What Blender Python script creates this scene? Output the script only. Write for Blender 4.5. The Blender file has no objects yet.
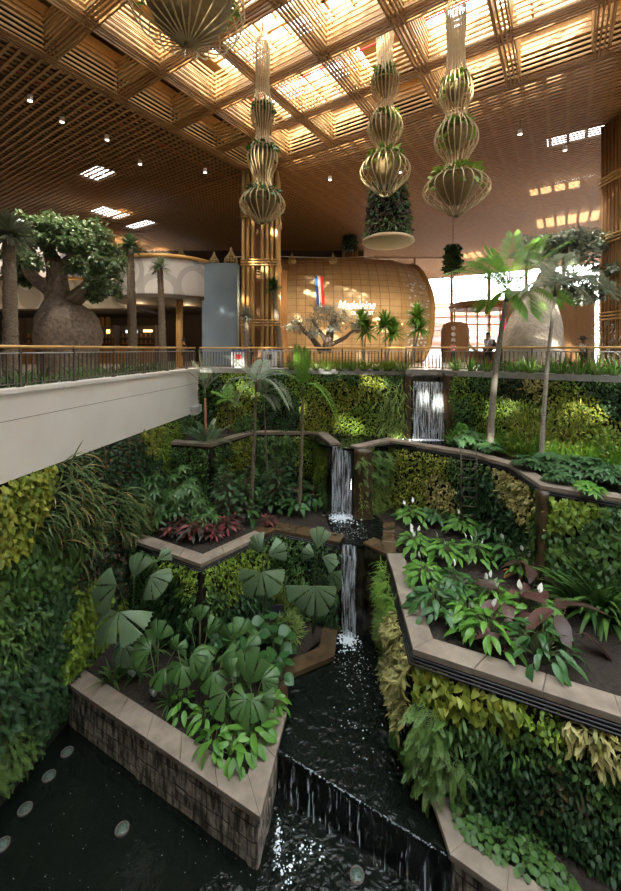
import bpy, math, random
import numpy as np
from mathutils import Vector, Matrix
rng = np.random.default_rng(11)
random.seed(11)
C = bpy.context.scene.collection
F, CX, HY, EYE = 390.0, 310.5, 349.0, 1.0
PI = math.pi
def on(px, py, a):
    """point on the level a metres under the eye"""
    d = F * a / (py - HY)
    return np.array(((px - CX) / F * d, d, EYE - a))
def at(px, py, d):
    return np.array(((px - CX) / F * d, d, EYE - (py - HY) / F * d))
def nrm(v):
    v = np.asarray(v, float)
    return v / np.maximum(np.linalg.norm(v, axis=-1, keepdims=True), 1e-9)

# ------------------------------------------------------------------ mesh builder
class MB:
    def __init__(s):
        s.V = []; s.G = []; s.n = 0
    def add(s, V, faces, mat=0, smooth=False):
        V = np.asarray(V, float).reshape(-1, 3)
        by = {}
        if isinstance(faces, np.ndarray): by[faces.shape[1]] = faces
        else:
            for f in faces: by.setdefault(len(f), []).append(f)
        for k, f in by.items():
            s.G.append((np.asarray(f, np.int64) + s.n, mat, smooth))
        s.V.append(V); s.n += len(V)
    def scatter(s, tpl, R, pos, mat=0, smooth=True):
        tV, tF = tpl
        k, n = len(pos), len(tV)
        if k == 0: return
        V = np.einsum('kij,nj->kni', R, tV) + np.asarray(pos)[:, None, :]
        for f in tF:
            ff = (f[None] + (np.arange(k) * n)[:, None, None]).reshape(-1, f.shape[1])
            s.G.append((ff + s.n, mat, smooth))
        s.V.append(V.reshape(-1, 3)); s.n += k * n
    def box(s, c, size, rot=None, mat=0):
        sx, sy, sz = [x / 2 for x in size]
        V = np.array([(x, y, z) for x in (-sx, sx) for y in (-sy, sy) for z in (-sz, sz)])
        if rot is not None: V = V @ np.asarray(rot).T
        s.add(V + np.asarray(c), [(0,1,3,2),(4,6,7,5),(0,4,5,1),(2,3,7,6),(0,2,6,4),(1,5,7,3)], mat)
    def beam(s, p, q, w, h, mat=0, up=(0,0,1)):
        p, q = np.asarray(p, float), np.asarray(q, float)
        y = nrm(q - p); x = nrm(np.cross(y, up)); z = np.cross(x, y)
        V = [e + x*a*w/2 + z*b*h/2 for e in (p, q) for a, b in ((-1,-1),(1,-1),(1,1),(-1,1))]
        s.add(V, [(0,3,2,1),(4,5,6,7),(0,1,5,4),(1,2,6,5),(2,3,7,6),(3,0,4,7)], mat)
    def tube(s, pts, r, n=6, mat=0, smooth=True, cap=True, closed=False):
        pts = np.asarray(pts, float); m = len(pts)
        r = np.broadcast_to(np.asarray(r, float), (m,))
        T = nrm(np.gradient(pts, axis=0)) if not closed else nrm(np.roll(pts,-1,0)-np.roll(pts,1,0))
        a = np.array((0,0,1.)) if abs(T[0][2]) < .9 else np.array((1.,0,0))
        X = nrm(np.cross(a, T[0])); V = []
        ang = np.arange(n) * 2*PI/n
        for i in range(m):
            X = nrm(X - T[i]*np.dot(X, T[i])); Y = np.cross(T[i], X)
            V.append(pts[i] + r[i]*(np.cos(ang)[:,None]*X + np.sin(ang)[:,None]*Y))
        V = np.concatenate(V); f = []
        for i in range(m if closed else m-1):
            b, c = i*n, ((i+1) % m)*n
            for j in range(n):
                k = (j+1) % n
                f.append((b+j, b+k, c+k, c+j))
        s.add(V, np.array(f), mat, smooth)
        if cap and not closed and n > 2:
            s.G.append((np.array([list(range(n))[::-1]]) + s.n - len(V), mat, False))
            s.G.append((np.array([list(range(n))]) + s.n - n, mat, False))
    def lathe(s, prof, n=24, c=(0,0,0), mat=0, smooth=True, close=True):
        m = len(prof); ang = np.arange(n)*2*PI/n; V = []
        for r, z in prof:
            V.append(np.stack([r*np.cos(ang), r*np.sin(ang), np.full(n, z)], 1))
        f = [(i*n+j, i*n+(j+1)%n, (i+1)*n+(j+1)%n, (i+1)*n+j) for i in range(m-1) for j in range(n)]
        s.add(np.concatenate(V) + np.asarray(c), np.array(f), mat, smooth)
        if close:
            b = s.n - m*n
            s.G.append((np.array([list(range(n))[::-1]]) + b, mat, False))
            s.G.append((np.array([list(range(n))]) + s.n - n, mat, False))
    def prism(s, poly, z0, z1, mat=0):
        n = len(poly)
        V = [(x, y, z0) for x, y in poly] + [(x, y, z1) for x, y in poly]
        s.add(V, [tuple(range(n))[::-1], tuple(range(n, 2*n))] + [(i, (i+1)%n, n+(i+1)%n, n+i) for i in range(n)], mat)
    def grid(s, fn, nu, nv, mat=0, smooth=True):
        V = [fn(i/nu, j/nv) for i in range(nu+1) for j in range(nv+1)]
        f = [(i*(nv+1)+j, (i+1)*(nv+1)+j, (i+1)*(nv+1)+j+1, i*(nv+1)+j+1) for i in range(nu) for j in range(nv)]
        s.add(V, np.array(f), mat, smooth)
    def mesh(s, name, mats):
        me = bpy.data.meshes.new(name)
        V = np.concatenate(s.V) if s.V else np.zeros((0,3))
        me.vertices.add(len(V)); me.vertices.foreach_set('co', V.ravel())
        tot = np.concatenate([np.full(len(g[0]), g[0].shape[1]) for g in s.G])
        loops = np.concatenate([g[0].ravel() for g in s.G])
        me.loops.add(len(loops)); me.loops.foreach_set('vertex_index', loops.astype(np.int32))
        start = np.concatenate([[0], np.cumsum(tot)[:-1]])
        me.polygons.add(len(tot)); me.polygons.foreach_set('loop_start', start.astype(np.int32))
        me.polygons.foreach_set('material_index', np.concatenate([np.full(len(g[0]), g[1]) for g in s.G]).astype(np.int32))
        me.polygons.foreach_set('use_smooth', np.concatenate([np.full(len(g[0]), g[2]) for g in s.G]).astype(bool))
        for m in (mats if isinstance(mats, (list, tuple)) else [mats]): me.materials.append(m)
        me.update(calc_edges=True); me.validate()
        return me
    def build(s, name, mats, parent=None, loc=(0,0,0)):
        o = bpy.data.objects.new(name, s.mesh(name, mats)); C.objects.link(o)
        o.location = loc
        if parent: o.parent = parent
        return o

def tag(o, label=None, cat=None, group=None, kind=None):
    if label: o['label'] = label
    if cat: o['category'] = cat
    if group: o['group'] = group
    if kind: o['kind'] = kind
    return o
def thing(name, label, cat, loc=(0,0,0), group=None, rz=0, sc=1):
    o = bpy.data.objects.new(name, None); C.objects.link(o); o.empty_display_size = .1
    o.location = loc; o.rotation_euler.z = rz; o.scale = (sc, sc, sc)
    return tag(o, label, cat, group)
def dup(root, label, loc, rz=0, sc=1, group=None):
    r = root.copy(); C.objects.link(r); r.location = loc; r.rotation_euler.z = rz; r.scale = (sc, sc, sc)
    tag(r, label, None, group)
    for ch in root.children:
        c = ch.copy(); C.objects.link(c); c.parent = r
        for g in ch.children:
            d = g.copy(); C.objects.link(d); d.parent = c
    return r
def struct(name, mb, mats, parent=None):
    o = mb.build(name, mats, parent)
    if not parent: o['kind'] = 'structure'
    return o

# ------------------------------------------------------------------ materials
def mat(name, col, rough=.6, metal=0, noise=None, bump=0, scale=8, col2=None, spec=.4, trans=0, detail=6, stretch=None):
    m = bpy.data.materials.new(name); m.use_nodes = True
    nt = m.node_tree; b = nt.nodes['Principled BSDF']
    b.inputs['Base Color'].default_value = (*col, 1); b.inputs['Roughness'].default_value = rough
    b.inputs['Metallic'].default_value = metal; b.inputs['Specular IOR Level'].default_value = spec
    if col2 or bump:
        tc = nt.nodes.new('ShaderNodeTexCoord'); mp = nt.nodes.new('ShaderNodeMapping')
        if stretch: mp.inputs['Scale'].default_value = stretch
        nt.links.new(tc.outputs['Object'], mp.inputs['Vector'])
        nz = nt.nodes.new('ShaderNodeTexNoise'); nz.inputs['Scale'].default_value = scale; nz.inputs['Detail'].default_value = detail
        nt.links.new(mp.outputs['Vector'], nz.inputs['Vector'])
        if col2:
            cr = nt.nodes.new('ShaderNodeValToRGB')
            cr.color_ramp.elements[0].position = .35; cr.color_ramp.elements[0].color = (*col, 1)
            cr.color_ramp.elements[1].position = .65; cr.color_ramp.elements[1].color = (*col2, 1)
            nt.links.new(nz.outputs['Fac'], cr.inputs['Fac']); nt.links.new(cr.outputs['Color'], b.inputs['Base Color'])
        if bump:
            bp = nt.nodes.new('ShaderNodeBump'); bp.inputs['Strength'].default_value = bump; bp.inputs['Distance'].default_value = .05
            nt.links.new(nz.outputs['Fac'], bp.inputs['Height']); nt.links.new(bp.outputs['Normal'], b.inputs['Normal'])
    return m
def leafmat(name, cols, rough=.45, trans=.25, spec=.35):
    """leaf colours differ from leaf to leaf (one mesh island each)"""
    m = bpy.data.materials.new(name); m.use_nodes = True
    nt = m.node_tree; b = nt.nodes['Principled BSDF']; out = nt.nodes['Material Output']
    g = nt.nodes.new('ShaderNodeNewGeometry'); cr = nt.nodes.new('ShaderNodeValToRGB')
    el = cr.color_ramp.elements
    for i, c in enumerate(cols):
        e = el[i] if i < 2 else el.new(1.0)
        e.color = (*c, 1)
    for i in range(len(cols)): el[i].position = i / max(1, len(cols) - 1)
    for i, c in enumerate(cols): el[i].color = (*c, 1)
    nt.links.new(g.outputs['Random Per Island'], cr.inputs['Fac'])
    nt.links.new(cr.outputs['Color'], b.inputs['Base Color'])
    b.inputs['Roughness'].default_value = rough; b.inputs['Specular IOR Level'].default_value = spec
    if trans:
        t = nt.nodes.new('ShaderNodeBsdfTranslucent'); mx = nt.nodes.new('ShaderNodeMixShader'); mx.inputs[0].default_value = trans
        nt.links.new(cr.outputs['Color'], t.inputs['Color'])
        nt.links.new(b.outputs[0], mx.inputs[1]); nt.links.new(t.outputs[0], mx.inputs[2]); nt.links.new(mx.outputs[0], out.inputs[0])
    return m
def emis(name, col, s):
    m = bpy.data.materials.new(name); m.use_nodes = True
    b = m.node_tree.nodes['Principled BSDF']
    b.inputs['Base Color'].default_value = (*col, 1)
    b.inputs['Emission Color'].default_value = (*col, 1); b.inputs['Emission Strength'].default_value = s
    return m

M = {}
M['slat'] = mat('bamboo_slat_shaded', (.255,.118,.034), .55, col2=(.32,.155,.048), scale=3)  # same wood as the coffers, dim lattice shade put into the colour
M['slat_lit'] = mat('bamboo_slat_lit', (.46,.27,.10), .5, col2=(.38,.215,.075), scale=3)  # same wood as the lattice, skylight brightness put into the colour
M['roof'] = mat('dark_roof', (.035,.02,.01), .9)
M['roofboard'] = mat('roof_board', (.42,.27,.12), .8, col2=(.36,.22,.09), scale=4, stretch=(1,8,1))
M['cane'] = mat('cane', (.50,.37,.19), .5, col2=(.42,.30,.14), scale=6)
M['bowl'] = mat('woven_bowl', (.17,.115,.045), .7, col2=(.24,.165,.07), scale=14, bump=.3)
M['white_wall'] = mat('white_render', (.70,.665,.60), .7, col2=(.76,.73,.67), scale=.6, bump=.03)
M['joint'] = mat('joint', (.16,.14,.12), .9)
M['coping'] = mat('sandstone', (.165,.13,.098), .75, col2=(.25,.20,.152), scale=2.2, bump=.12)
M['wet'] = mat('wet_sandstone', (.105,.066,.034), .22, col2=(.06,.04,.022), scale=2.5, bump=.15, spec=.6)
M['soil'] = mat('soil', (.016,.011,.008), .95, col2=(.032,.022,.015), scale=9, bump=.8)
M['felt'] = mat('dark_felt', (.012,.016,.009), .95, col2=(.02,.024,.012), scale=9, bump=.5)
M['rock'] = mat('dark_wet_rock', (.012,.010,.007), .25, col2=(.034,.025,.014), scale=5, bump=.9, spec=.5, stretch=(1,1,.35))
M['pier'] = mat('brown_wet_stone', (.085,.05,.022), .3, col2=(.03,.022,.013), scale=5, bump=.7, stretch=(1,1,.4))
M['tube'] = mat('black_hose', (.015,.015,.016), .4)
M['rail_gold'] = mat('gold_rail', (.60,.36,.12), .35, metal=.25)
M['rail_grey'] = mat('rail_grey', (.10,.08,.065), .5, metal=.2)
M['concrete'] = mat('concrete', (.25,.245,.23), .8, col2=(.33,.32,.30), scale=3, bump=.1)
M['metal'] = mat('grey_metal', (.35,.36,.36), .4, metal=.6)
M['greybox'] = mat('grey_plastic', (.42,.43,.43), .5)
M['trunk'] = mat('bottle_trunk', (.15,.115,.088), .9, col2=(.26,.21,.165), scale=7, bump=1.0, detail=8)
M['trunk_pale'] = mat('pale_bottle_trunk', (.42,.35,.28), .9, col2=(.55,.47,.38), scale=7, bump=1.0, detail=8)
M['palmtrunk'] = mat('palm_trunk', (.24,.185,.135), .9, col2=(.13,.10,.07), scale=10, bump=.8, stretch=(1,1,3))
M['paletrunk'] = mat('pale_palm_trunk', (.30,.27,.22), .85, col2=(.20,.17,.13), scale=8, bump=.5, stretch=(1,1,3))
M['bark'] = mat('dark_bark', (.09,.06,.04), .9, col2=(.14,.10,.07), scale=9, bump=.8)
M['stem'] = mat('green_stem', (.10,.13,.045), .6)
M['stem_brown'] = mat('brown_stem', (.12,.08,.045), .8)
M['floor'] = mat('pale_floor', (.46,.41,.36), .25, col2=(.52,.47,.42), scale=.8)
M['darkwall'] = mat('dark_wall', (.075,.055,.04), .8)
M['brownwood'] = mat('brown_panel', (.34,.19,.085), .6, col2=(.27,.145,.06), scale=2, stretch=(6,6,.3))
M['tan'] = mat('tan_shell', (.60,.43,.24), .6, col2=(.52,.36,.19), scale=1.3)
M['wire'] = mat('bronze_wire', (.24,.16,.08), .5, metal=.3)
M['gold'] = mat('gold_timber', (.56,.34,.12), .45, col2=(.46,.27,.09), scale=3, stretch=(1,1,.2))
M['blue'] = mat('blue_grey_panel', (.17,.235,.29), .6, col2=(.20,.27,.33), scale=.8)
M['black'] = mat('black', (.012,.012,.013), .6)
M['white'] = mat('white_paint', (.8,.8,.78), .5)
M['skin'] = mat('skin', (.36,.21,.14), .6)
M['skin2'] = mat('brown_skin', (.22,.12,.075), .6)
M['hair'] = mat('hair', (.012,.010,.009), .6)
M['shirt'] = mat('grey_shirt', (.30,.33,.36), .8)
M['navy'] = mat('dark_cloth', (.02,.022,.03), .9)
M['pink'] = mat('pink_cloth', (.45,.12,.16), .9)
M['cloth_white'] = mat('white_cloth', (.7,.7,.7), .9)
M['blue_flag'] = mat('flag_blue', (.02,.09,.42), .8)
M['red_flag'] = mat('flag_red', (.62,.03,.03), .8)
M['spathe'] = mat('white_spathe', (.85,.85,.78), .5)
M['terracotta'] = mat('terracotta_band', (.45,.20,.13), .8)
M['outside'] = mat('outside_ground', (.45,.42,.40), .9)

# leaves
G = {}
G['yellow'] = leafmat('leaf_yellow_green', [(.10,.16,.018),(.19,.23,.025),(.30,.31,.035),(.14,.20,.025)])
G['lime'] = leafmat('leaf_lime', [(.13,.22,.025),(.22,.32,.03),(.10,.18,.025)])
G['mid'] = leafmat('leaf_mid', [(.045,.11,.025),(.10,.19,.035),(.03,.08,.022),(.07,.15,.03)])
G['dark'] = leafmat('leaf_dark', [(.022,.065,.020),(.045,.105,.03),(.016,.05,.016),(.035,.085,.025)])
G['dark_mix'] = leafmat('leaf_dark_mix', [(.018,.05,.018),(.03,.075,.024),(.05,.09,.03),(.025,.06,.02),(.02,.055,.02),(.26,.10,.03)])
G['pinkmix'] = leafmat('leaf_pink_mix', [(.02,.05,.02),(.035,.075,.028),(.03,.07,.025),(.05,.09,.035),(.03,.06,.02),(.02,.05,.02),(.42,.08,.10)])
G['strap'] = leafmat('leaf_strap', [(.07,.13,.035),(.14,.20,.06),(.05,.10,.03),(.10,.16,.045)])
G['straw'] = leafmat('leaf_straw', [(.30,.20,.07),(.20,.18,.05),(.38,.27,.10)])
G['cream'] = leafmat('leaf_cream', [(.34,.31,.09),(.46,.40,.16),(.22,.24,.06)])
G['fern'] = leafmat('leaf_fern', [(.09,.17,.035),(.14,.23,.05),(.07,.14,.03)])
G['feather'] = leafmat('leaf_feather', [(.15,.24,.045),(.24,.32,.07),(.10,.18,.035)])
G['fan'] = leafmat('leaf_fan', [(.042,.10,.026),(.065,.135,.035),(.05,.115,.028)], rough=.38, trans=.12)
G['fan_pale'] = leafmat('leaf_fan_pale', [(.085,.14,.068),(.11,.17,.085),(.095,.152,.07)], rough=.42, trans=.1)
G['glossy'] = leafmat('leaf_glossy', [(.035,.10,.03),(.055,.145,.035),(.03,.085,.025)], rough=.3, trans=.2)
G['bright'] = leafmat('leaf_bright', [(.08,.21,.03),(.13,.29,.04),(.065,.17,.028)], rough=.35)
G['palm'] = leafmat('leaf_palm', [(.11,.25,.03),(.16,.33,.04),(.09,.2,.03)], rough=.4, trans=.35)
G['palm_grey'] = leafmat('leaf_palm_grey', [(.20,.24,.15),(.28,.31,.22),(.14,.20,.10)], rough=.45)
G['silver'] = leafmat('leaf_silver', [(.24,.25,.20),(.34,.34,.28),(.16,.18,.13)], rough=.5)
G['tree'] = leafmat('leaf_tree', [(.05,.105,.035),(.09,.16,.055),(.14,.21,.09),(.20,.26,.14),(.06,.12,.04)], rough=.35)
G['tree_grey'] = leafmat('leaf_tree_grey', [(.10,.14,.09),(.20,.24,.17),(.28,.31,.24),(.08,.12,.065)], rough=.35)
G['red'] = leafmat('leaf_red', [(.25,.035,.045),(.12,.03,.03),(.34,.09,.09),(.06,.03,.022),(.05,.045,.03),(.04,.035,.022)])
G['purple'] = leafmat('leaf_purple', [(.085,.04,.035),(.12,.055,.045),(.06,.035,.028)], rough=.35)
G['grass'] = leafmat('leaf_grass', [(.12,.24,.03),(.18,.30,.04),(.09,.18,.03)])
G['orange'] = leafmat('leaf_orange', [(.40,.15,.04),(.30,.10,.03),(.20,.14,.03)])
G['flower_red'] = leafmat('petal_red', [(.55,.03,.05),(.5,.08,.12),(.08,.15,.04),(.06,.13,.03)])
WORLD, SUN, EXPO, LAMP = 13.0, 22.0, 0.45, 1.2
# ------------------------------------------------------------------ leaf templates (base at origin, length along +Y, face up +Z)
def leaf_tpl(W=.5, rows=4, fold=.12, curl=.25, kind='ovate', petiole=0):
    V, quads, tris = [], [], []
    t = np.linspace(0, 1, rows + 1)
    for i in range(rows):
        x = t[i]
        if kind == 'ovate': w = math.sin(PI * min(1, x*.92 + .06) ** .8)
        elif kind == 'heart': w = max(0, (1 - x) ** .6 * (1.0 if i else .85)) * (1.02 - .0 * x)
        elif kind == 'lance': w = math.sin(PI * (x*.94 + .04)) ** .8
        else: w = 1 - x*.8
        w *= W / 2
        y = x - (0.12 * (kind == 'heart') * 0); z = -curl * x * x
        yb = y - (.16 if kind == 'heart' and i == 0 else 0)
        V += [(-w, yb, z + fold*w*2), (0, y, z), (w, yb, z + fold*w*2)]
    V.append((0, 1 - .15*curl, -curl))
    for i in range(rows - 1):
        b = i*3
        quads += [(b, b+1, b+4, b+3), (b+1, b+2, b+5, b+4)]
    b = (rows-1)*3
    tris += [(b, b+1, b+3), (b+1, b+2, b+3)]
    fs = [np.array(tris)]
    if quads: fs.insert(0, np.array(quads))
    return np.array(V), fs
def strap_tpl(W=.06, rows=6, curl=.6, fold=.3):
    V, q = [], []
    for i in range(rows + 1):
        x = i / rows
        a = curl * x * 1.6
        y = x * (1 - .35*curl*x); z = .25*x - curl*x*x*1.1
        w = W/2 * (1 - x**3) * min(1, .5 + 2.5*x) + .002
        V += [(-w, y, z + fold*w), (0, y, z), (w, y, z + fold*w)]
    for i in range(rows):
        b = i*3
        q += [(b, b+1, b+4, b+3), (b+1, b+2, b+5, b+4)]
    return np.array(V), [np.array(q)]
def frond_tpl(n=16, L=1, leafL=.3, W=.035, arch=.35, droop=.2, lift=.3, vee=.25):
    """pinnate frond: midrib + paired leaflets"""
    V, q, t = [], [], []
    def rib(x): return np.array((0, x*L*(1 - .25*arch*x), lift*x*L - arch*x*x*L))
    for i in range(8):
        for k in range(2):
            p = rib((i+k)/8); w = .012*L*(1 - (i+k)/9)
            V += [(p[0]-w, p[1], p[2]), (p[0]+w, p[1], p[2])]
        b = len(V) - 4; q.append((b, b+1, b+3, b+2))
    for i in range(n):
        x = .12 + .88*i/(n-1); p = rib(x); T = nrm(rib(min(1, x+.02)) - rib(x-.02)); N = nrm(np.cross((1,0,0), T))
        ll = leafL * L * (.45 + .9*math.sin(PI*min(1, x*.85 + .1)))*.85
        for sd in (-1, 1):
            ang = .95 - .5*x
            d = nrm(np.array((sd,0,0))*math.sin(ang) + T*math.cos(ang) + N*vee)
            e = nrm(np.cross(d, N)); w = W*L
            mid = p + d*ll*.5; tip = p + d*ll + np.array((0,0,-droop*ll))
            b = len(V)
            V += [tuple(p), tuple(mid - e*w/2), tuple(mid + e*w/2), tuple(tip)]
            t += [(b, b+1, b+2), (b+1, b+3, b+2)]
    return np.array(V), [np.array(q), np.array(t)]
def palmate_tpl(n=8, W=.24, spread=5.4, droop=.35, rows=3):
    """leaflets around one point, face +Z, stalk joins at the origin"""
    lf, ff = leaf_tpl(W=W, rows=rows, fold=.1, curl=droop, kind='ovate')
    V, f4, f3 = [], [], []
    for i in range(n):
        a = -spread/2 + spread*i/(n-1)
        c, s_ = math.cos(a), math.sin(a)
        k = .75 + .25*math.cos(a/2)
        R = np.array(((c, s_, 0), (-s_, c, 0), (0,0,1))).T * k
        b = sum(len(v) for v in V)
        V.append(lf @ R.T)
        f4.append(ff[0] + b); f3.append(ff[1] + b)
    return np.concatenate(V), [np.concatenate(f4), np.concatenate(f3)]
def fan_tpl(nseg=7, spread=5.0, gap=.06, pleats=5, droop=.25, cup=.1, seed=0):
    """pleated fan leaf split into blunt wedges; face +Z, hub at origin, mid wedge along +Y"""
    r_ = np.random.default_rng(seed)
    V, q, t = [], [], []
    sw = r_.uniform(.75, 1.35, nseg); sw = sw/sw.sum()*spread
    a0 = -spread/2
    for s_ in range(nseg):
        a1 = a0 + sw[s_]*(1-gap)
        m = max(2, int(pleats*sw[s_]/(spread/nseg)))*2
        R = r_.uniform(.74, 1.06); tilt = r_.uniform(-.28, .06)
        radii = [.03, .35, .7, 1.0]
        b = len(V)
        for ri, r in enumerate(radii):
            for j in range(m+1):
                a = a0 + (a1-a0)*j/m
                rr = r*R*(1 - (.05 if (ri == 3 and j % 2) else 0))
                z = cup*r - droop*r*r*(.6 + .4*abs(a)/(spread/2)) + tilt*r + (.032*r**.7*(1 if j % 2 else -1))
                V.append((math.sin(a)*rr, math.cos(a)*rr, z))
        for ri in range(3):
            for j in range(m):
                p = b + ri*(m+1) + j
                q.append((p, p+1, p+m+2, p+m+1))
        a0 += sw[s_]
    return np.array(V), [np.array(q)]
def frames(d, n, sc):
    d = nrm(d); n = np.asarray(n, float)
    z = nrm(n - d*(n*d).sum(-1, keepdims=True)); x = np.cross(d, z)
    R = np.stack([x, d, z], -1)
    return R * np.asarray(sc).reshape(-1, 1, 1)
def rnd(k, s=1.0): return rng.normal(0, s, (k, 3))
T = {}
T['ovate'] = leaf_tpl(.55, 3, .12, .22)
T['heart'] = leaf_tpl(.85, 4, .10, .25, 'heart')
T['round'] = leaf_tpl(.95, 4, .08, .2)
T['lance'] = leaf_tpl(.26, 3, .15, .3, 'lance')
T['needle'] = leaf_tpl(.13, 2, .15, .3, 'lance')
T['big'] = leaf_tpl(.42, 5, .14, .35)
T['bigheart'] = leaf_tpl(.72, 5, .12, .4, 'heart')
T['strap'] = strap_tpl(.055, 6, .7)
T['strapwide'] = strap_tpl(.085, 6, .45)
T['spike'] = strap_tpl(.12, 3, .25)
T['blade'] = strap_tpl(.07, 4, .12)
T['fern'] = frond_tpl(14, 1, .2, .03, .35, .15, .25, .1)
T['palmfrond'] = frond_tpl(26, 1, .34, .035, .55, .35, .35, .15)
T['palmate'] = palmate_tpl(8, .24)
T['palmate_broad'] = palmate_tpl(8, .34, 5.6, .25)
T['fans'] = [fan_tpl(5, 3.7, .14, 5, .65, .16, 1), fan_tpl(6, 3.3, .16, 4, .65, .2, 2), fan_tpl(3, 2.5, .14, 8, .45, .1, 3), fan_tpl(3, 1.7, .14, 7, .5, .08, 4)]

# ------------------------------------------------------------------ living walls
def smooth_noise(s, z, seed):
    r_ = np.random.default_rng(seed); o = 0
    for k in range(7):
        a, b, c = r_.uniform(.6, 3.2), r_.uniform(.6, 3.2), r_.uniform(0, 6.3)
        o = o + np.sin(s*a + z*b*(1 if k % 2 else -1) + c)
    return o / 7
SPEC = {  # leaf template, size range, leaves per m2, green, (outward, down, random), (normal out, up, random)
 'heart_yellow': ('heart', (.13,.21), 210, 'yellow', (.5,.8,.35), (.9,.5,.35)),
 'heart_lime': ('heart', (.11,.19), 220, 'lime', (.5,.8,.35), (.9,.5,.35)),
 'heart_mid': ('heart', (.14,.24), 180, 'mid', (.5,.9,.35), (.9,.5,.35)),
 'heart_dark': ('heart', (.12,.20), 210, 'dark', (.5,.9,.35), (.9,.5,.35)),
 'small_dark': ('ovate', (.09,.16), 330, 'dark_mix', (.6,.6,.55), (.7,.6,.5)),
 'small_deep': ('ovate', (.09,.16), 330, 'dark', (.6,.6,.55), (.7,.6,.5)),
 'small_mid': ('ovate', (.09,.16), 330, 'mid', (.6,.6,.55), (.7,.6,.5)),
 'small_lime': ('ovate', (.09,.15), 330, 'lime', (.6,.6,.55), (.7,.6,.5)),
 'small_yellow': ('ovate', (.09,.16), 320, 'yellow', (.6,.6,.55), (.7,.6,.5)),
 'small_cream': ('ovate', (.11,.19), 260, 'cream', (.6,.6,.55), (.7,.6,.5)),
 'pink': ('ovate', (.10,.18), 300, 'pinkmix', (.6,.6,.55), (.7,.6,.5)),
 'glossy': ('ovate', (.15,.25), 170, 'dark', (.5,.8,.4), (.8,.6,.35)),
 'lance_dark': ('lance', (.18,.30), 230, 'dark', (.6,.6,.5), (.6,.7,.4)),
 'lance_mid': ('lance', (.18,.30), 230, 'mid', (.6,.6,.5), (.6,.7,.4)),
 'lance_cream': ('lance', (.18,.30), 230, 'cream', (.6,.5,.5), (.6,.7,.4)),
 'feather': ('needle', (.2,.36), 420, 'feather', (.8,.3,.5), (.4,.9,.4)),
 'grassy': ('strap', (.4,.7), 110, 'strap', (.7,-.1,.4), (.3,1,.2)),
 'grass_bright': ('strap', (.35,.65), 170, 'grass', (.7,-.2,.45), (.3,1,.2)),
 'hanggrass': ('strap', (.45,.8), 150, 'feather', (.55,.25,.4), (.6,.8,.2)),
 'strap': ('strap', (.6,1.0), 75, 'strap', (.8,-.15,.35), (.3,1,.2)),
 'fern': ('fern', (.4,.65), 70, 'fern', (.7,.35,.45), (.5,1,.25)),
 'fern_low': ('fern', (.22,.36), 120, 'fern', (.6,.6,.45), (.6,1,.25)),
 'fern_dark': ('fern', (.28,.45), 100, 'dark', (.7,.5,.45), (.5,1,.25)),
}
def ray_wall(path, px, py):
    dx, dz = (px - CX)/F, -(py - HY)/F
    best = None; s0 = 0
    for (x0, y0), (x1, y1) in zip(path[:-1], path[1:]):
        L = math.hypot(x1-x0, y1-y0)
        ex, ey = (x1-x0)/L, (y1-y0)/L
        # (dx*t, t) = (x0+ex*s, y0+ey*s)
        det = ex - dx*ey
        if abs(det) > 1e-6:
            s = (dx*y0 - x0)/det; t = y0 + ey*s
            if -.4 <= s <= L + .4 and t > 0 and (best is None or t < best[0]): best = (t, s0 + s, EYE + dz*t)
        s0 += L
    return (best[1], best[2]) if best else None
def path_pt(path, s):
    acc = 0
    for (x0, y0), (x1, y1) in zip(path[:-1], path[1:]):
        L = math.hypot(x1-x0, y1-y0)
        if s <= acc + L or (x1, y1) == tuple(path[-1]):
            k = (s-acc)/L
            return (x0+(x1-x0)*k, y0+(y1-y0)*k), ((y1-y0)/L, -(x1-x0)/L)
        acc += L
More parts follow.
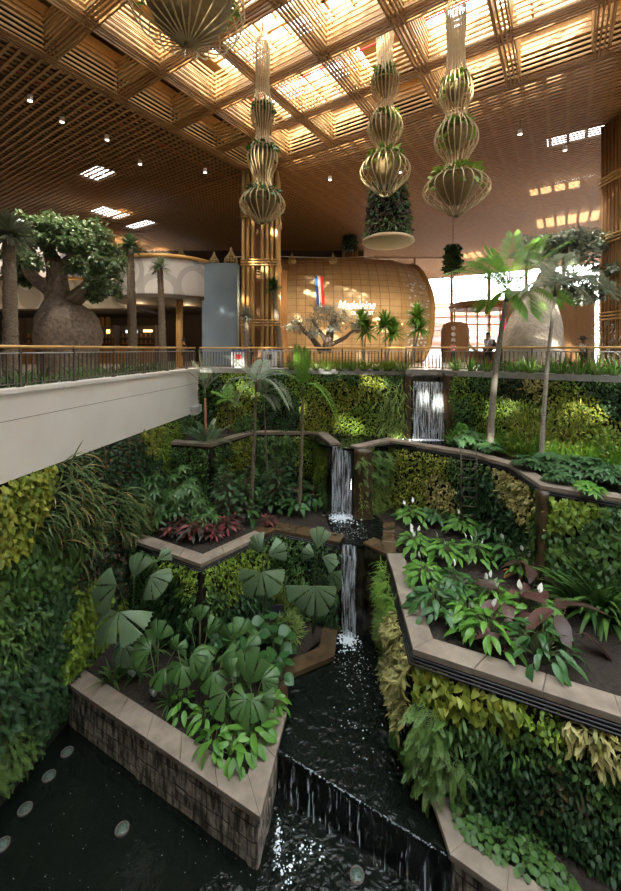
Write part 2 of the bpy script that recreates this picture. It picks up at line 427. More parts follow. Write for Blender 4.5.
def living_wall(path, z0, z1, seeds, seed, bulge=.22, off=.05, dens=1.0, taper=0):
    Ls = [math.hypot(b[0]-a[0], b[1]-a[1]) for a, b in zip(path[:-1], path[1:])]
    Ltot = sum(Ls); area = Ltot*(z1-z0)
    pts = []
    for px, py, sp, label in seeds:
        h = ray_wall(path, px, py)
        if h is None:
            print('SEED MISSES', px, py, label); h = (0, z1)
        pts.append(h)
    pts = np.array(pts)
    k = int(area*430*dens)
    s = rng.uniform(0, Ltot, k); z = rng.uniform(z0, z1, k)
    cum = np.concatenate([[0], np.cumsum(Ls)])
    idx = np.clip(np.searchsorted(cum, s, side='right') - 1, 0, len(Ls)-1)
    A = np.array(path[:-1])[idx]; B = np.array(path[1:])[idx]
    t = ((s - cum[idx])/np.array(Ls)[idx])[:, None]
    xy = A + (B-A)*t
    E = nrm(B-A); N = np.stack([E[:,1], -E[:,0], np.zeros(k)], 1)
    js, jz = s + smooth_noise(s*2, z*2, seed+5)*.55 + rng.normal(0,.07,k), z + smooth_noise(z*2, s*2, seed+9)*.45 + rng.normal(0,.07,k)
    near = np.argmin((js[:,None]-pts[:,0])**2 + ((jz[:,None]-pts[:,1])*1.15)**2, 1)
    out = off + bulge*(.5+.5*smooth_noise(s*1.6, z*1.6, seed)) * np.clip((z1-z)/.3+.35, 0, 1)
    if taper: out = out*np.clip((z-z0)/taper + .15, 0, 1)
    for i, (px, py, sp, label) in enumerate(seeds):
        tpl, (s0, s1), dn, g, (do, dd, dr), (no, nu, nr) = SPEC[sp]
        w = np.where(near == i)[0]
        w = w[rng.uniform(0, 1, len(w)) < dn/430]
        if len(w) == 0: continue
        n = len(w); up = np.array((0,0,1.))
        d = N[w]*do - up*dd + rnd(n, dr)
        nn = N[w]*no + up*nu + rnd(n, nr)
        sc = rng.uniform(s0, s1, n)
        pos = np.stack([xy[w,0], xy[w,1], z[w]], 1) + N[w]*(out[w] + rng.uniform(-.05,.06,n))[:,None]
        mb = MB(); mats = [G[g]]
        if sp == 'strap': mats = [G['strap'], G['straw']]
        # anchor at the lowest place of the patch keeps the object origin sensible
        if sp == 'strap':
            cut = int(n*.82)
            R = frames(d, nn, sc); mb.scatter(T[tpl], R[:cut], pos[:cut], 0); mb.scatter(T[tpl], R[cut:], pos[cut:], 1)
        else: mb.scatter(T[tpl], frames(d, nn, sc), pos)
        o = mb.build('living_wall_foliage', mats)
        tag(o, label, 'wall plants', 'living wall planting', 'stuff')
# ------------------------------------------------------------------ terraces: levels under the eye
Z1, Z2, Z3, ZW3, ZP = -3.1, -6.0, -8.95, -9.25, -10.3
def xy(px, py, a): p = on(px, py, a); return (float(p[0]), float(p[1]))
def offset_path(pts, w):
    """parallel path, w metres to the left of the walking direction"""
    pts = [np.array(p, float) for p in pts]; out = []
    for i in range(len(pts)):
        d0 = nrm(pts[i]-pts[i-1]) if i > 0 else nrm(pts[1]-pts[0])
        d1 = nrm(pts[i+1]-pts[i]) if i < len(pts)-1 else d0
        n0, n1 = np.array((-d0[1], d0[0])), np.array((-d1[1], d1[0]))
        m = nrm(n0+n1); k = w / max(.35, float(np.dot(m, n0)))
        out.append(tuple(pts[i] + m*k))
    return out
def coping(mb, outer, w, z, th=.12, mat_=0, slab=.95, over=0.05):
    o = offset_path(outer, -over); inn = offset_path(outer, w)
    for i in range(len(outer)-1):
        a, b, c, d = map(np.array, (o[i], o[i+1], inn[i+1], inn[i]))
        n = max(1, int(round(np.linalg.norm(b-a)/slab)))
        g = .006/np.linalg.norm(b-a)
        for k in range(n):
            t0, t1 = k/n + (g if k else 0), (k+1)/n - (g if k < n-1 else 0)
            q = [a+(b-a)*t0, a+(b-a)*t1, d+(c-d)*t1, d+(c-d)*t0]
            ctr = sum(q)/4
            e = .015
            qi = [p + (ctr-p)*e/np.linalg.norm(ctr-p) for p in q]
            V = [(*p, z-th) for p in q] + [(*p, z-e*.8) for p in q] + [(*p, z) for p in qi]
            f = [(3,2,1,0),(8,9,10,11)] + [(r+j, r+(j+1)%4, r+4+(j+1)%4, r+4+j) for r in (0,4) for j in range(4)]
            mb.add(V, f, mat_)
def wall_strip(mb, path, z0, z1, mat_=0, th=.25):
    """solid retaining wall behind the path (its face on the path)"""
    back = offset_path(path, th)
    for i in range(len(path)-1):
        poly = [path[i], path[i+1], back[i+1], back[i]]
        mb.prism(poly, z0, z1, mat_)
def flat(mb, poly, z, mat_=0, th=.1):
    mb.prism(poly, z-th, z, mat_)
def soil(mb, poly, z, mat_=0):
    mb.prism(poly, z-.12, z, mat_)

# plan points
WL = [(-8.3, 4.4), (-5.9, 20.8)]                      # white wall line on the left side
WBK = [(-5.9, 20.8), (4.55, 18.55)]                    # back wall, left of the high waterfall
WBK2 = [(6.45, 18.1), (11.46, 14.5), (16.5, 11.2)]       # back wall, right of it
D = [(-6.35, 17.3), xy(211,444,4.1), xy(252,432,4.1), xy(318,432,4.1), xy(331,443,4.1)]
E = [xy(357,447,4.1), xy(390,440,4.1), xy(420,445,4.1), xy(471,453,4.1), xy(510,464,4.1), xy(542,485,4.1), xy(621,498,4.1)]
E.append((E[-1][0] + 3*(E[-1][0]-E[-2][0]), E[-1][1] + 3*(E[-1][1]-E[-2][1])))
A = [(-6.95, 14.5), xy(141,542,7), xy(201,563,7), xy(263,534,7)]
AW = [xy(263,534,7), xy(275,528,7), xy(340,541,7)]
B = [xy(388,553,7), xy(394,570,7), xy(415,648,7), xy(621,715,7)]
B.append((B[-1][0] + 1.2*(B[-1][0]-B[-2][0]), B[-1][1] + 1.2*(B[-1][1]-B[-2][1])))
BW = [xy(364,541,7), xy(388,553,7)]
S = [(-7.3, 11.7), xy(259,813,9.95), xy(285,711,9.95)]
SW = [xy(285,711,9.95), xy(288,674,10.05), xy(333,655,10.05), xy(338,617,10.05)]
CB = [(2.72, 8.95), (2.80, 7.71), (3.6, 7.16), (5.2, 6.1), (7.5, 4.6)]

# ---- white parapet wall, left
mb = MB()
nx = np.array((-.989, .145))
def wl(y, dx=0): return (-8.3 + (y-4.4)*(2.4/16.4) + dx, y)
mb.prism([wl(3), wl(20.9), wl(20.9, -.3), wl(3, -.3)], -2.3, -.12, 0)
mb.prism([wl(3, .06), wl(20.96, .06), wl(20.96, -.36), wl(3, -.36)], -.12, 0, 0)
for y in (8.2,): pass
mb.prism([wl(3, .004), wl(20.9, .004), wl(20.9, -.1), wl(3, -.1)], -.80, -.785, 1)
struct('wall_left', mb, [M['white_wall'], M['joint']])
mb = MB()
mb.prism([wl(3, -.12), wl(20.9, -.12), wl(20.9, -.5), wl(3, -.5)], -10.6, -2.3)
struct('left_retaining_wall', mb, [M['felt']])
mb = MB(); wall_strip(mb, WBK, Z1-.3, -.25)
struct('back_retaining_wall', mb, [M['felt']])
mb = MB(); wall_strip(mb, WBK2, Z1-.3, -.25)
struct('right_retaining_wall', mb, [M['felt']])
# concrete parapet ledge on the back wall
mb = MB()
ledge = [(-6.2, 20.9), (4.55, 18.65)]
coping(mb, ledge, .5, 0, .25, 0, 3.0, .15)
coping(mb, [(4.55, 18.65), (4.9, 18.9), (6.1, 18.75), (6.45, 18.2)], .5, 0, .25, 0, 3.0, .0)
coping(mb, [(6.45, 18.2), (11.46, 14.6), (16.5, 11.3)], .5, 0, .25, 0, 3.0, .15)
struct('trim_1', mb, [M['concrete']])

# ---- high terrace
P1 = [D[0], D[1], D[2], D[3], D[4], (1.75, 16.45), E[0]] + E[1:] + [(16.5, 11.3), (11.46, 14.7), (6.45, 18.3), (4.55, 18.7), (-5.9, 21.0)]
mb = MB(); mb.prism(P1, Z1-1.0, Z1-.14)
struct('upper_terrace_ground', mb, [M['soil']])
pl = thing('terrace_planter', 'upper left planter with a pale stone coping running zigzag under the white wall end', 'planter', (D[1][0], D[1][1], Z2))
Lc = (-D[1][0], -D[1][1], -Z2)
def local(mb, root, name, mats):
    o = mb.build(name, mats, root); 
    l = root.location
    o.data.transform(Matrix.Translation((-l[0], -l[1], -l[2]))); return o
mb = MB(); coping(mb, D, .42, Z1); local(mb, pl, 'coping', [M['coping']])
mb = MB(); wall_strip(mb, offset_path(D, .1), Z2-.3, Z1-.13); local(mb, pl, 'wall', [M['felt']])
pl = thing('terrace_planter', 'upper right planter with a long bent stone coping below the high waterfall', 'planter', (E[3][0], E[3][1], Z2))
mb = MB(); coping(mb, E, .42, Z1); local(mb, pl, 'coping', [M['coping']])
mb = MB(); wall_strip(mb, offset_path(E, .1), Z2-.3, Z1-.13); local(mb, pl, 'wall', [M['felt']])
mb = MB()
for k, zz in enumerate((-.16, -.22)):
    path = [(p[0], p[1], Z1+zz) for p in offset_path(E[1:], -.07-.02*k)]
    mb.tube(path, .022, 5)
local(mb, pl, 'irrigation_hose', [M['tube']])

# ---- middle terrace, left and right beds
P2L = A + AW[1:] + [(.75, 16.2), (.45, 17.2), D[4], D[3], D[2], D[1], (-6.35, 17.3)]
mb = MB(); mb.prism(P2L, ZP-.2, Z2-.12); struct('middle_terrace_ground', mb, [M['soil']])
P2R = BW + B[1:] + [(13, 9), E[6], E[5], E[4], E[3], E[2], E[1], (2.6, 16.5), (2.75, 15.5), (2.2, 14.6)]
mb = MB(); mb.prism(P2R, ZP-.2, Z2-.12); struct('middle_bed_ground', mb, [M['soil']])
pl = thing('terrace_planter', 'middle left planter with an L-shaped stone coping around the red leaved plants', 'planter', (A[2][0], A[2][1], Z3))
mb = MB(); coping(mb, A, .46, Z2); local(mb, pl, 'coping', [M['coping']])
mb = MB(); coping(mb, AW, .6, Z2-.02); o = local(mb, pl, 'wet_coping', [M['wet']]); o['label'] = 'wet brown stone coping'
mb = MB(); wall_strip(mb, offset_path(A[:3]+AW, .1), Z3-.4, Z2-.12); local(mb, pl, 'wall', [M['felt']])
mb = MB()
for k, zz in enumerate((-.17, -.23)): mb.tube([(p[0], p[1], Z2+zz) for p in offset_path(A[1:]+AW[1:], -.07-.02*k)], .022, 5)
local(mb, pl, 'irrigation_hose', [M['tube']])
pl = thing('terrace_planter', 'middle right planter with a wide stone coping in front of the white flowered peace lilies', 'planter', (B[2][0], B[2][1], Z3))
mb = MB(); coping(mb, B, .50, Z2, .14, 0, 1.3); local(mb, pl, 'coping', [M['coping']])
mb = MB(); coping(mb, BW, .55, Z2-.02); coping(mb, [(2.55, 13.45), (3.0, 15.9)][::-1], .42, Z2-.03)
o = local(mb, pl, 'wet_coping', [M['wet']]); o['label'] = 'wet brown stone coping'
mb = MB(); wall_strip(mb, offset_path(BW+B[1:], .12), Z3-.6, Z2-.14); local(mb, pl, 'wall', [M['felt']])
mb = MB()
for k, zz in enumerate((-.17, -.23, -.29)): mb.tube([(p[0], p[1], Z2+zz) for p in offset_path(B[1:], -.08-.03*k)], .024, 5)
local(mb, pl, 'irrigation_hose', [M['tube']])

# ---- low stone planter in the pool
def stone_material():
    m = bpy.data.materials.new('rough_stone_cladding'); m.use_nodes = True
    nt = m.node_tree; b = nt.nodes['Principled BSDF']; N = nt.nodes.new; L = nt.links.new
    uv = N('ShaderNodeUVMap'); uv.uv_map = 'UVMap'
    br = N('ShaderNodeTexBrick'); br.inputs['Scale'].default_value = 1
    br.inputs['Brick Width'].default_value = .46; br.inputs['Row Height'].default_value = .36
    br.inputs['Mortar Size'].default_value = .014; br.inputs['Mortar'].default_value = (.03,.025,.02,1)
    br.inputs['Color1'].default_value = (.25,.215,.18,1); br.inputs['Color2'].default_value = (.38,.33,.27,1); br.offset = .4; br.squash = 1
    L(uv.outputs['UV'], br.inputs['Vector'])
    nz = N('ShaderNodeTexNoise'); nz.inputs['Scale'].default_value = 7; nz.inputs['Detail'].default_value = 8
    mp = N('ShaderNodeMapping'); mp.inputs['Scale'].default_value = (1, .22, 1); L(uv.outputs['UV'], mp.inputs['Vector']); L(mp.outputs['Vector'], nz.inputs['Vector'])
    cr = N('ShaderNodeValToRGB'); cr.color_ramp.elements[0].position = .40; cr.color_ramp.elements[0].color = (.16,.13,.10,1)
    cr.color_ramp.elements[1].position = .6; cr.color_ramp.elements[1].color = (1.25,1.2,1.15,1); L(nz.outputs['Fac'], cr.inputs['Fac'])
    mx = N('ShaderNodeMix'); mx.data_type = 'RGBA'; mx.blend_type = 'MULTIPLY'; mx.inputs['Factor'].default_value = 1
    L(br.outputs['Color'], mx.inputs['A']); L(cr.outputs['Color'], mx.inputs['B']); L(mx.outputs['Result'], b.inputs['Base Color'])
    n2 = N('ShaderNodeTexNoise'); n2.inputs['Scale'].default_value = 9; n2.inputs['Detail'].default_value = 9; L(uv.outputs['UV'], n2.inputs['Vector'])
    bp = N('ShaderNodeBump'); bp.inputs['Strength'].default_value = .9; bp.inputs['Distance'].default_value = .06
    L(n2.outputs['Fac'], bp.inputs['Height']); L(bp.outputs['Normal'], b.inputs['Normal']); b.inputs['Roughness'].default_value = .7
    return m
M['stone'] = stone_material()
def clad(path, z0, z1, parent, name='wall'):
    """stone face with uneven relief, u along the wall, v up"""
    me_v, me_f, uvs, s0 = [], [], [], 0
    for (x0, y0), (x1, y1) in zip(path[:-1], path[1:]):
        L = math.hypot(x1-x0, y1-y0); n = max(2, int(L/.11)); m = 14
        ex, ey = (x1-x0)/L, (y1-y0)/L; b = len(me_v)
        for i in range(n+1):
            for j in range(m+1):
                s = L*i/n; z = z0 + (z1-z0)*j/m
                u, v = (s0+s), z
                cell = math.sin(math.floor(u/.46 + .4*(math.floor(v/.36) % 2))*12.9 + math.floor(v/.36)*78.2)*437.5
                o = .05*(cell - math.floor(cell)) if 0 < i < n else 0
                me_v.append((x0+ex*s + ey*o, y0+ey*s - ex*o, z)); uvs.append((u, v))
        for i in range(n):
            for j in range(m):
                a = b + i*(m+1)+j
                me_f.append((a, a+m+1, a+m+2, a+1))
        s0 += L
    me = bpy.data.meshes.new(name); me.from_pydata(me_v, [], me_f); me.materials.append(M['stone'])
    uvl = me.uv_layers.new(name='UVMap')
    for lp in me.loops: uvl.data[lp.index].uv = uvs[lp.vertex_index]
    o = bpy.data.objects.new(name, me); C.objects.link(o); o.parent = parent
    l = parent.location; me.transform(Matrix.Translation((-l[0], -l[1], -l[2]))); return o
pl = thing('stone_planter', 'low triangular planter with rough stone walls and sandstone coping standing in the dark pool', 'planter', (S[1][0]-.1, S[1][1]+.5, ZP))
mb = MB(); coping(mb, S, .5, Z3, .13, 0, 1.1); local(mb, pl, 'coping', [M['coping']])
mb = MB(); coping(mb, SW, .5, Z3-.1, .16, 0, 1.2); o = local(mb, pl, 'wet_coping', [M['wet']]); o['label'] = 'wet brown stone coping by the low waterfall'
Sw = offset_path(S, .06)
clad(Sw, ZP-.2, Z3-.12, pl)
mb = MB(); wall_strip(mb, offset_path(SW, .08), ZP-.2, Z3-.25); local(mb, pl, 'base_wall', [M['rock']])
P3 = S + SW[1:] + [(.9, 14.2), (-1.4, 15.2), (-3.5, 12.9), (-6.2, 14.2), (-7.0, 14.3)]
mb = MB(); soil(mb, offset_path(P3 + [P3[0]], .2)[:-1], Z3-.12); local(mb, pl, 'soil', [M['soil']])

# ---- right low planter strip
pl = thing('stone_planter', 'narrow stone edged planter at the foot of the right green wall beside the weir', 'planter', (CB[1][0]+.4, CB[1][1]+.2, ZP))
mb = MB(); coping(mb, CB, .45, Z3, .13, 0, 1.1); local(mb, pl, 'coping', [M['coping']])
clad(offset_path(CB, .06), ZP-.2, Z3-.12, pl)
mb = MB(); soil(mb, [(2.8, 9.0), (2.9, 7.8), (3.7, 7.2), (5.3, 6.2), (7.6, 4.7), (8.5, 6.0), (3.1, 9.0)], Z3-.1); local(mb, pl, 'soil', [M['soil']])

# ---- water
def water_mat(name, strength, scale, col=(.006,.008,.006), stretch=(1,1,1), rough=.06):
    m = bpy.data.materials.new(name); m.use_nodes = True
    nt = m.node_tree; b = nt.nodes['Principled BSDF']; N = nt.nodes.new; L = nt.links.new
    b.inputs['Base Color'].default_value = (*col, 1); b.inputs['Roughness'].default_value = rough; b.inputs['IOR'].default_value = 1.33
    tc = N('ShaderNodeTexCoord'); mp = N('ShaderNodeMapping'); mp.inputs['Scale'].default_value = stretch; L(tc.outputs['Object'], mp.inputs['Vector'])
    nz = N('ShaderNodeTexNoise'); nz.inputs['Scale'].default_value = scale; nz.inputs['Detail'].default_value = 3; nz.inputs['Distortion'].default_value = .8
    L(mp.outputs['Vector'], nz.inputs['Vector'])
    bp = N('ShaderNodeBump'); bp.inputs['Strength'].default_value = strength; bp.inputs['Distance'].default_value = .12
    L(nz.outputs['Fac'], bp.inputs['Height']); L(bp.outputs['Normal'], b.inputs['Normal']); return m
M['water_calm'] = water_mat('calm_pool_water', .12, 2.2)
M['water_run'] = water_mat('running_water', .7, 3.6, stretch=(1, .8, 1))
WE = [(-.85, 9.98), (2.95, 7.78)]                     # weir
mb = MB(); flat(mb, [(-9.5, 3.0), (9, 3.0), (9, 6), (3, 9), (-.3, 11.5), (-6.9, 13), (-8, 13)], ZP)
struct('lower_pool_water', mb, [M['water_calm']])
mb = MB(); mb.prism([(-1.15, 8.1), (-.85, 10.05), (2.95, 7.85), (2.85, 7.4), (4.5, 6.2), (4.5, 4.6), (-1.6, 5.6), (-2.9, 7.6), (-1.9, 8.5)], ZP-.05, ZP+.012)
struct('churned_water', mb, [water_mat('churned_water', .8, 4.5)])
mb = MB(); mb.prism([(-.95, 10.05), (2.9, 7.82), (3.3, 9.4), (3.2, 13.9), (.8, 14.4), (.4, 12.9), (-.95, 12.2)], ZP-.1, ZW3)
struct('channel_water', mb, [M['water_run']])
mb = MB(); flat(mb, [(.62, 16.9), (.72, 15.8), (1.0, 14.25), (1.95, 13.95), (2.5, 13.9), (3.0, 15.8), (2.7, 16.9)], Z2-.08)
struct('middle_pool_water', mb, [M['water_run']])
mb = MB(); flat(mb, [(.5, 18.9), (-.3, 19.5), (.4, 17.2), (.9, 16.75), (1.85, 16.3), (3.8, 17.2), (5.3, 16.2), (6.6, 17.4), (6.3, 18.4)], Z1-.09)
struct('upper_pool_water', mb, [M['water_calm']])
# rock faces behind the falls
mb = MB()
def rockface(mb, p, q, z0, z1, d=.12, n=14, m=22, seed=0, mat_=0):
    p, q = np.array(p), np.array(q); L = np.linalg.norm(q-p); e = (q-p)/L; nn = np.array((e[1], -e[0]))
    def fn(u, v):
        o = d*smooth_noise(np.array(u*L*2.5), np.array(v*(z1-z0)*2), seed)*1.5
        b = p + e*u*L + nn*o
        return (b[0], b[1], z0 + (z1-z0)*v)
    mb.grid(fn, n, m, mat_)
rockface(mb, (.95, 17.05), (1.75, 16.75), Z2-.2, Z1-.1, seed=3)
rockface(mb, (.72, 16.4), (.95, 17.05), Z2-.2, Z1-.2, seed=4)
struct('middle_rock_wall', mb, [M['rock']])
mb = MB()
rockface(mb, (1.0, 14.25), (1.95, 13.95), ZW3-.2, Z2-.12, seed=5)
rockface(mb, (.85, 14.05), (1.05, 14.35), ZW3-.2, Z2-.14, seed=6)
rockface(mb, (1.9, 14.0), (2.75, 13.4), ZW3-.2, Z2-.15, seed=7)
rockface(mb, (2.7, 13.45), (2.72, 12.4), ZW3-.2, Z2-.3, seed=8, d=.05)
struct('low_rock_wall', mb, [M['rock']])
mb = MB()
rockface(mb, (4.6, 18.6), (6.3, 18.35), Z1-.2, -.55, seed=9)
mb.box((5.45, 18.7, -.45), (1.9, .5, .25))
struct('high_rock_wall', mb, [M['rock']])
def pier(label, c, w, d, z0, z1, seed):
    mb = MB()
    r_ = np.random.default_rng(seed); n = 14
    prof = []
    for j in range(n+1):
        k = 1 + .06*math.sin(j*1.3+seed)
        prof.append([(c[0]+sx*w/2*k, c[1]+sy*d/2*k, z0+(z1-z0)*j/n) for sx, sy in ((-1,-1),(-.3,-1.12),(.4,-1.05),(1,-1),(1,1),(-1,1))])
    V = [p for r in prof for p in r]
    f = [(j*6+i, j*6+(i+1)%6, (j+1)*6+(i+1)%6, (j+1)*6+i) for j in range(n) for i in range(6)] + [tuple(range(n*6, n*6+6))]
    mb.add(V, f, 0, True)
    o = mb.build('stone_pier', [M['pier']]); tag(o, label, 'stone pier')
pier('tall wet stone pier right of the middle waterfall', (2.2, 16.45), .75, .5, Z2-.15, Z1-.1, 1)
pier('brown stone pier right of the high waterfall', (6.42, 18.1), .62, .5, Z1-.15, -.12, 2)
pier('thin stone pier in the bend of the right green wall', (E[5][0]+.02, E[5][1]-.02), .3, .3, Z2-.12, Z1-.15, 3)
pier('narrow dark stone pier left of the high waterfall', (4.55, 18.42), .3, .4, Z1-.15, -.12, 4)

mb = MB(); mb.prism([(.2, 17.6), (.55, 14.55), (1.1, 14.5), (2.05, 14.25), (2.75, 13.75), (3.5, 15.5), (3.3, 17.4)], ZP-.2, Z2-.22)
struct('pool_bed_ground', mb, [M['rock']])
mb = MB(); mb.box((3, 12, ZP-.45), (60, 40, .4)); struct('base_ground', mb, [M['rock']])
# ---- waterfalls
def fall_mat(name, dens, sx):
    m = bpy.data.materials.new(name); m.use_nodes = True
    nt = m.node_tree; b = nt.nodes['Principled BSDF']; out = nt.nodes['Material Output']; N = nt.nodes.new; L = nt.links.new
    b.inputs['Base Color'].default_value = (.76,.82,.88,1); b.inputs['Roughness'].default_value = .35
    tc = N('ShaderNodeTexCoord'); mp = N('ShaderNodeMapping'); mp.inputs['Scale'].default_value = (sx*3, sx*3, .8); L(tc.outputs['Object'], mp.inputs['Vector'])
    nz = N('ShaderNodeTexNoise'); nz.inputs['Scale'].default_value = 1; nz.inputs['Detail'].default_value = 5; L(mp.outputs['Vector'], nz.inputs['Vector'])
    cr = N('ShaderNodeValToRGB'); cr.color_ramp.elements[0].position = .62-dens*.3; cr.color_ramp.elements[1].position = .86-dens*.25
    cr.color_ramp.elements[0].color = (0,0,0,1); cr.color_ramp.elements[1].color = (.85,.85,.85,1); L(nz.outputs['Fac'], cr.inputs['Fac'])
    tr = N('ShaderNodeBsdfTransparent'); mx = N('ShaderNodeMixShader'); L(cr.outputs['Color'], mx.inputs[0]); L(tr.outputs[0], mx.inputs[1]); L(b.outputs[0], mx.inputs[2]); L(mx.outputs[0], out.inputs[0])
    return m
M['fall'] = fall_mat('falling_water', .58, 7)
M['fall_thin'] = fall_mat('thin_falling_water', .25, 7)
M['fall_weir'] = fall_mat('weir_water', .2, 6)
M['foam'] = mat('white_foam', (.66,.71,.76), .4)
FOAM = leaf_tpl(.9, 2, .3, -.4)
def foam_at(mb, c, rx, ry, n, s0=.012, s1=.05):
    """blobs of churned water lying on the pool"""
    bl = [(1, -.2), (.8, .35), (.3, .62)]
    for i in range(n):
        a, r = rng.uniform(0, 2*PI), abs(rng.normal(0, .5)); s = rng.uniform(s0, s1)
        x, y = c[0]+math.cos(a)*r*rx, c[1]+math.sin(a)*r*ry
        mb.lathe([(q*s, z*s*.7) for q, z in bl], 7, (x, y, c[2]))
def waterfall(label, p, q, z0, z1, m, layers=2, throw=.25, foam=(0,0,0), seed=0, zoff=0):
    p, q = np.array(p), np.array(q); L = np.linalg.norm(q-p); e = (q-p)/L; nn = np.array((e[1], -e[0]))
    base = (p+q)/2
    t = thing('waterfall', label, 'waterfall', (base[0], base[1], z0))
    for k in range(layers):
        mb = MB()
        def fn(u, v):
            o = .05 + .07*k + throw*(v**.6)*.6 + .035*math.sin(u*L*17 + k*2 + v*2) + .02*math.sin(u*L*43+k)
            b = p + e*(u*L + .03*math.sin(v*7+k*3)) + nn*o - base
            return (b[0], b[1], (z1-z0)*(1-v))
        mb.grid(fn, max(8, int(L*24)), 26)
        mb.build('water_sheet', [m], t)
    if foam[2]:
        mb = MB(); c = nn*(throw*.7+.15)
        foam_at(mb, (c[0], c[1], .0), foam[0], foam[1], foam[2]); mb.build('foam', [M['foam']], t)['kind'] = 'stuff'
    return t
waterfall('high waterfall in front of the railing, broadest and uppermost of the falls', (4.78, 18.3), (6.15, 18.1), Z1-.08, -.52, M['fall'], 2, .18, (.9, .2, 420), 1)
waterfall('middle waterfall dropping between the green wall and the tall stone pier', (.98, 16.8), (1.72, 16.55), Z2-.07, Z1-.08, M['fall'], 2, .2, (.62, .55, 520), 2)
waterfall('narrow low waterfall pouring into the dark channel', (1.2, 14.2), (1.66, 14.04), ZW3, Z2-.07, M['fall'], 2, .25, (.42, .55, 420), 3)
waterfall('wide thin sheet of water sliding over the weir into the lowest pool', (-.82, 9.98), (2.9, 7.8), ZP, ZW3-.005, M['fall_weir'], 1, .12, (0, 0, 0), 4)
mb = MB()                                                         # crest of the weir and foam streaks
for i in range(240):
    t_ = rng.uniform(0, 1); x, y = WE[0][0]+(WE[1][0]-WE[0][0])*t_, WE[0][1]+(WE[1][1]-WE[0][1])*t_
    s = rng.uniform(.004, .012); mb.lathe([(s, -.2*s), (.7*s, .4*s), (.2*s, .6*s)], 6, (x + rng.normal(0,.012), y + rng.normal(0,.012), ZW3))
for cx, cy, sx, sy, n in ((-.75, 8.85, .10, .42, 90), (-.5, 8.5, .2, .3, 50), (-.1, 8.75, .3, .25, 40), (1.9, 7.85, .7, .25, 80)):
    for i in range(n):
        s = abs(rng.normal(0, .012))+.005
        mb.lathe([(s, -.1*s), (.8*s, .15*s)], 6, (cx+rng.normal(0,sx*.5), cy+rng.normal(0,sy*.5), ZP+.014))
for i in range(110):  # loose white specks scattered over the open pool
    s = rng.uniform(.004, .010)
    mb.lathe([(s, -.1*s), (.8*s, .15*s)], 5, (rng.uniform(-6.5,-1.2), rng.uniform(6.8, 10.5), ZP+.002))
o = mb.build('foam_flecks', [M['foam']]); tag(o, 'white foam and loose specks on the dark lowest pool', 'foam', None, 'stuff')
mb = MB()
for i in range(170):
    y = 13.6 - abs(rng.normal(0, 1.9)); x = 1.35 + rng.normal(0, .33)
    s = rng.uniform(.006, .02)
    if y < 9.4 or x < .3: continue
    mb.lathe([(s, -.1*s), (.8*s, .1*s)], 6, (x, y, ZW3+.002))
for i in range(120):
    x, y = rng.uniform(.9, 2.2), rng.uniform(14.5, 16.2); s = rng.uniform(.006, .02)
    mb.lathe([(s, -.1*s), (.8*s, .1*s)], 6, (x, y, Z2-.078))
o = mb.build('foam_flecks', [M['foam']]); tag(o, 'white foam flecks floating down the dark channel', 'foam', None, 'stuff')

# ---- pool lights
lt = thing('pool_light', '', 'pool light'); 
mb = MB(); mb.lathe([(.15, -.02), (.16, .03), (.13, .045), (.125, .03)], 20); mb.build('rim', [M['rail_grey']], lt)
M['lens'] = mat('frosted_lens', (.11,.15,.12), .2, col2=(.03,.045,.035), scale=30)
mb = MB(); mb.lathe([(.125, .0), (.125, .03), (.08, .042), (.02, .045)], 20); mb.build('lens', [M['lens']], lt)
PL = [(25,809,'round pool light in the dark water second from the left edge'),
      (49,776,'round pool light third from the left edge along the foot of the green wall'),
      (67,752,'round pool light nearest the left corner of the stone planter'),
      (122,829,'round pool light alone in front of the stone planter wall'),
      (2,845,'round pool light cut by the left edge of the picture'),
      (357,875,'round pool light under the foam below the weir')]
for i, (px, py, lb) in enumerate(PL):
    p = on(px, py, 11.28)
    if i == 0: lt.location = (p[0], p[1], ZP); tag(lt, lb, 'pool light', 'pool lights')
    else: dup(lt, lb, (p[0], p[1], ZP), group='pool lights')
# ------------------------------------------------------------------ upper floor
FL = -.15
mb = MB(); mb.prism([(-50, 2), (-8.9, 2), (-6.3, 21.2), (4.6, 19.2), (6.4, 18.8), (11.6, 15.1), (16.8, 11.7), (26, 5), (50, 5), (50, 47), (-50, 47)], FL-.3, FL)
struct('floor', mb, [M['floor']])

def railing(label, path, spacing=.17, h=1.06, postev=1.9):
    c = path[len(path)//2]; t = thing('guard_railing', label, 'railing', (c[0], c[1], 0))
    def off(p, z): return (p[0]-c[0], p[1]-c[1], z)
    mb = MB(); mb.tube([off(p, h) for p in path], .045, 8); mb.build('handrail', [M['rail_gold']], t)
    mb = MB(); mb.tube([off(p, h-.17) for p in path], .022, 6); mb.build('top_rail', [M['metal']], t)
    mb = MB(); mb.tube([off(p, .09) for p in path], .02, 6); mb.build('bottom_rail', [M['rail_grey']], t)
    L = sum(math.hypot(b[0]-a[0], b[1]-a[1]) for a, b in zip(path[:-1], path[1:]))
    bm = MB(); bm.box((0,0,.48), (.035,.035,.8)); me = bm.mesh('baluster', [M['rail_grey']])
    pm = MB(); pm.box((0,0,.52), (.06,.05,1.04)); pm.box((0,0,.01), (.14,.12,.02)); mp = pm.mesh('post', [M['rail_grey']])
    n = int(L/spacing); k = 0
    for i in range(n+1):
        (x, y), nn = path_pt(path, min(L-1e-4, i*L/n))
        post = i % int(round(postev/spacing)) == 0
        o = bpy.data.objects.new('post' if post else 'baluster', mp if post else me); C.objects.link(o); o.parent = t
        o.location = off((x, y), 0); o.rotation_euler.z = math.atan2(nn[1], nn[0]) + PI/2
railing('gold topped railing along the white wall on the left side', [wl(4.6, -.18), wl(20.6, -.18)], .19)
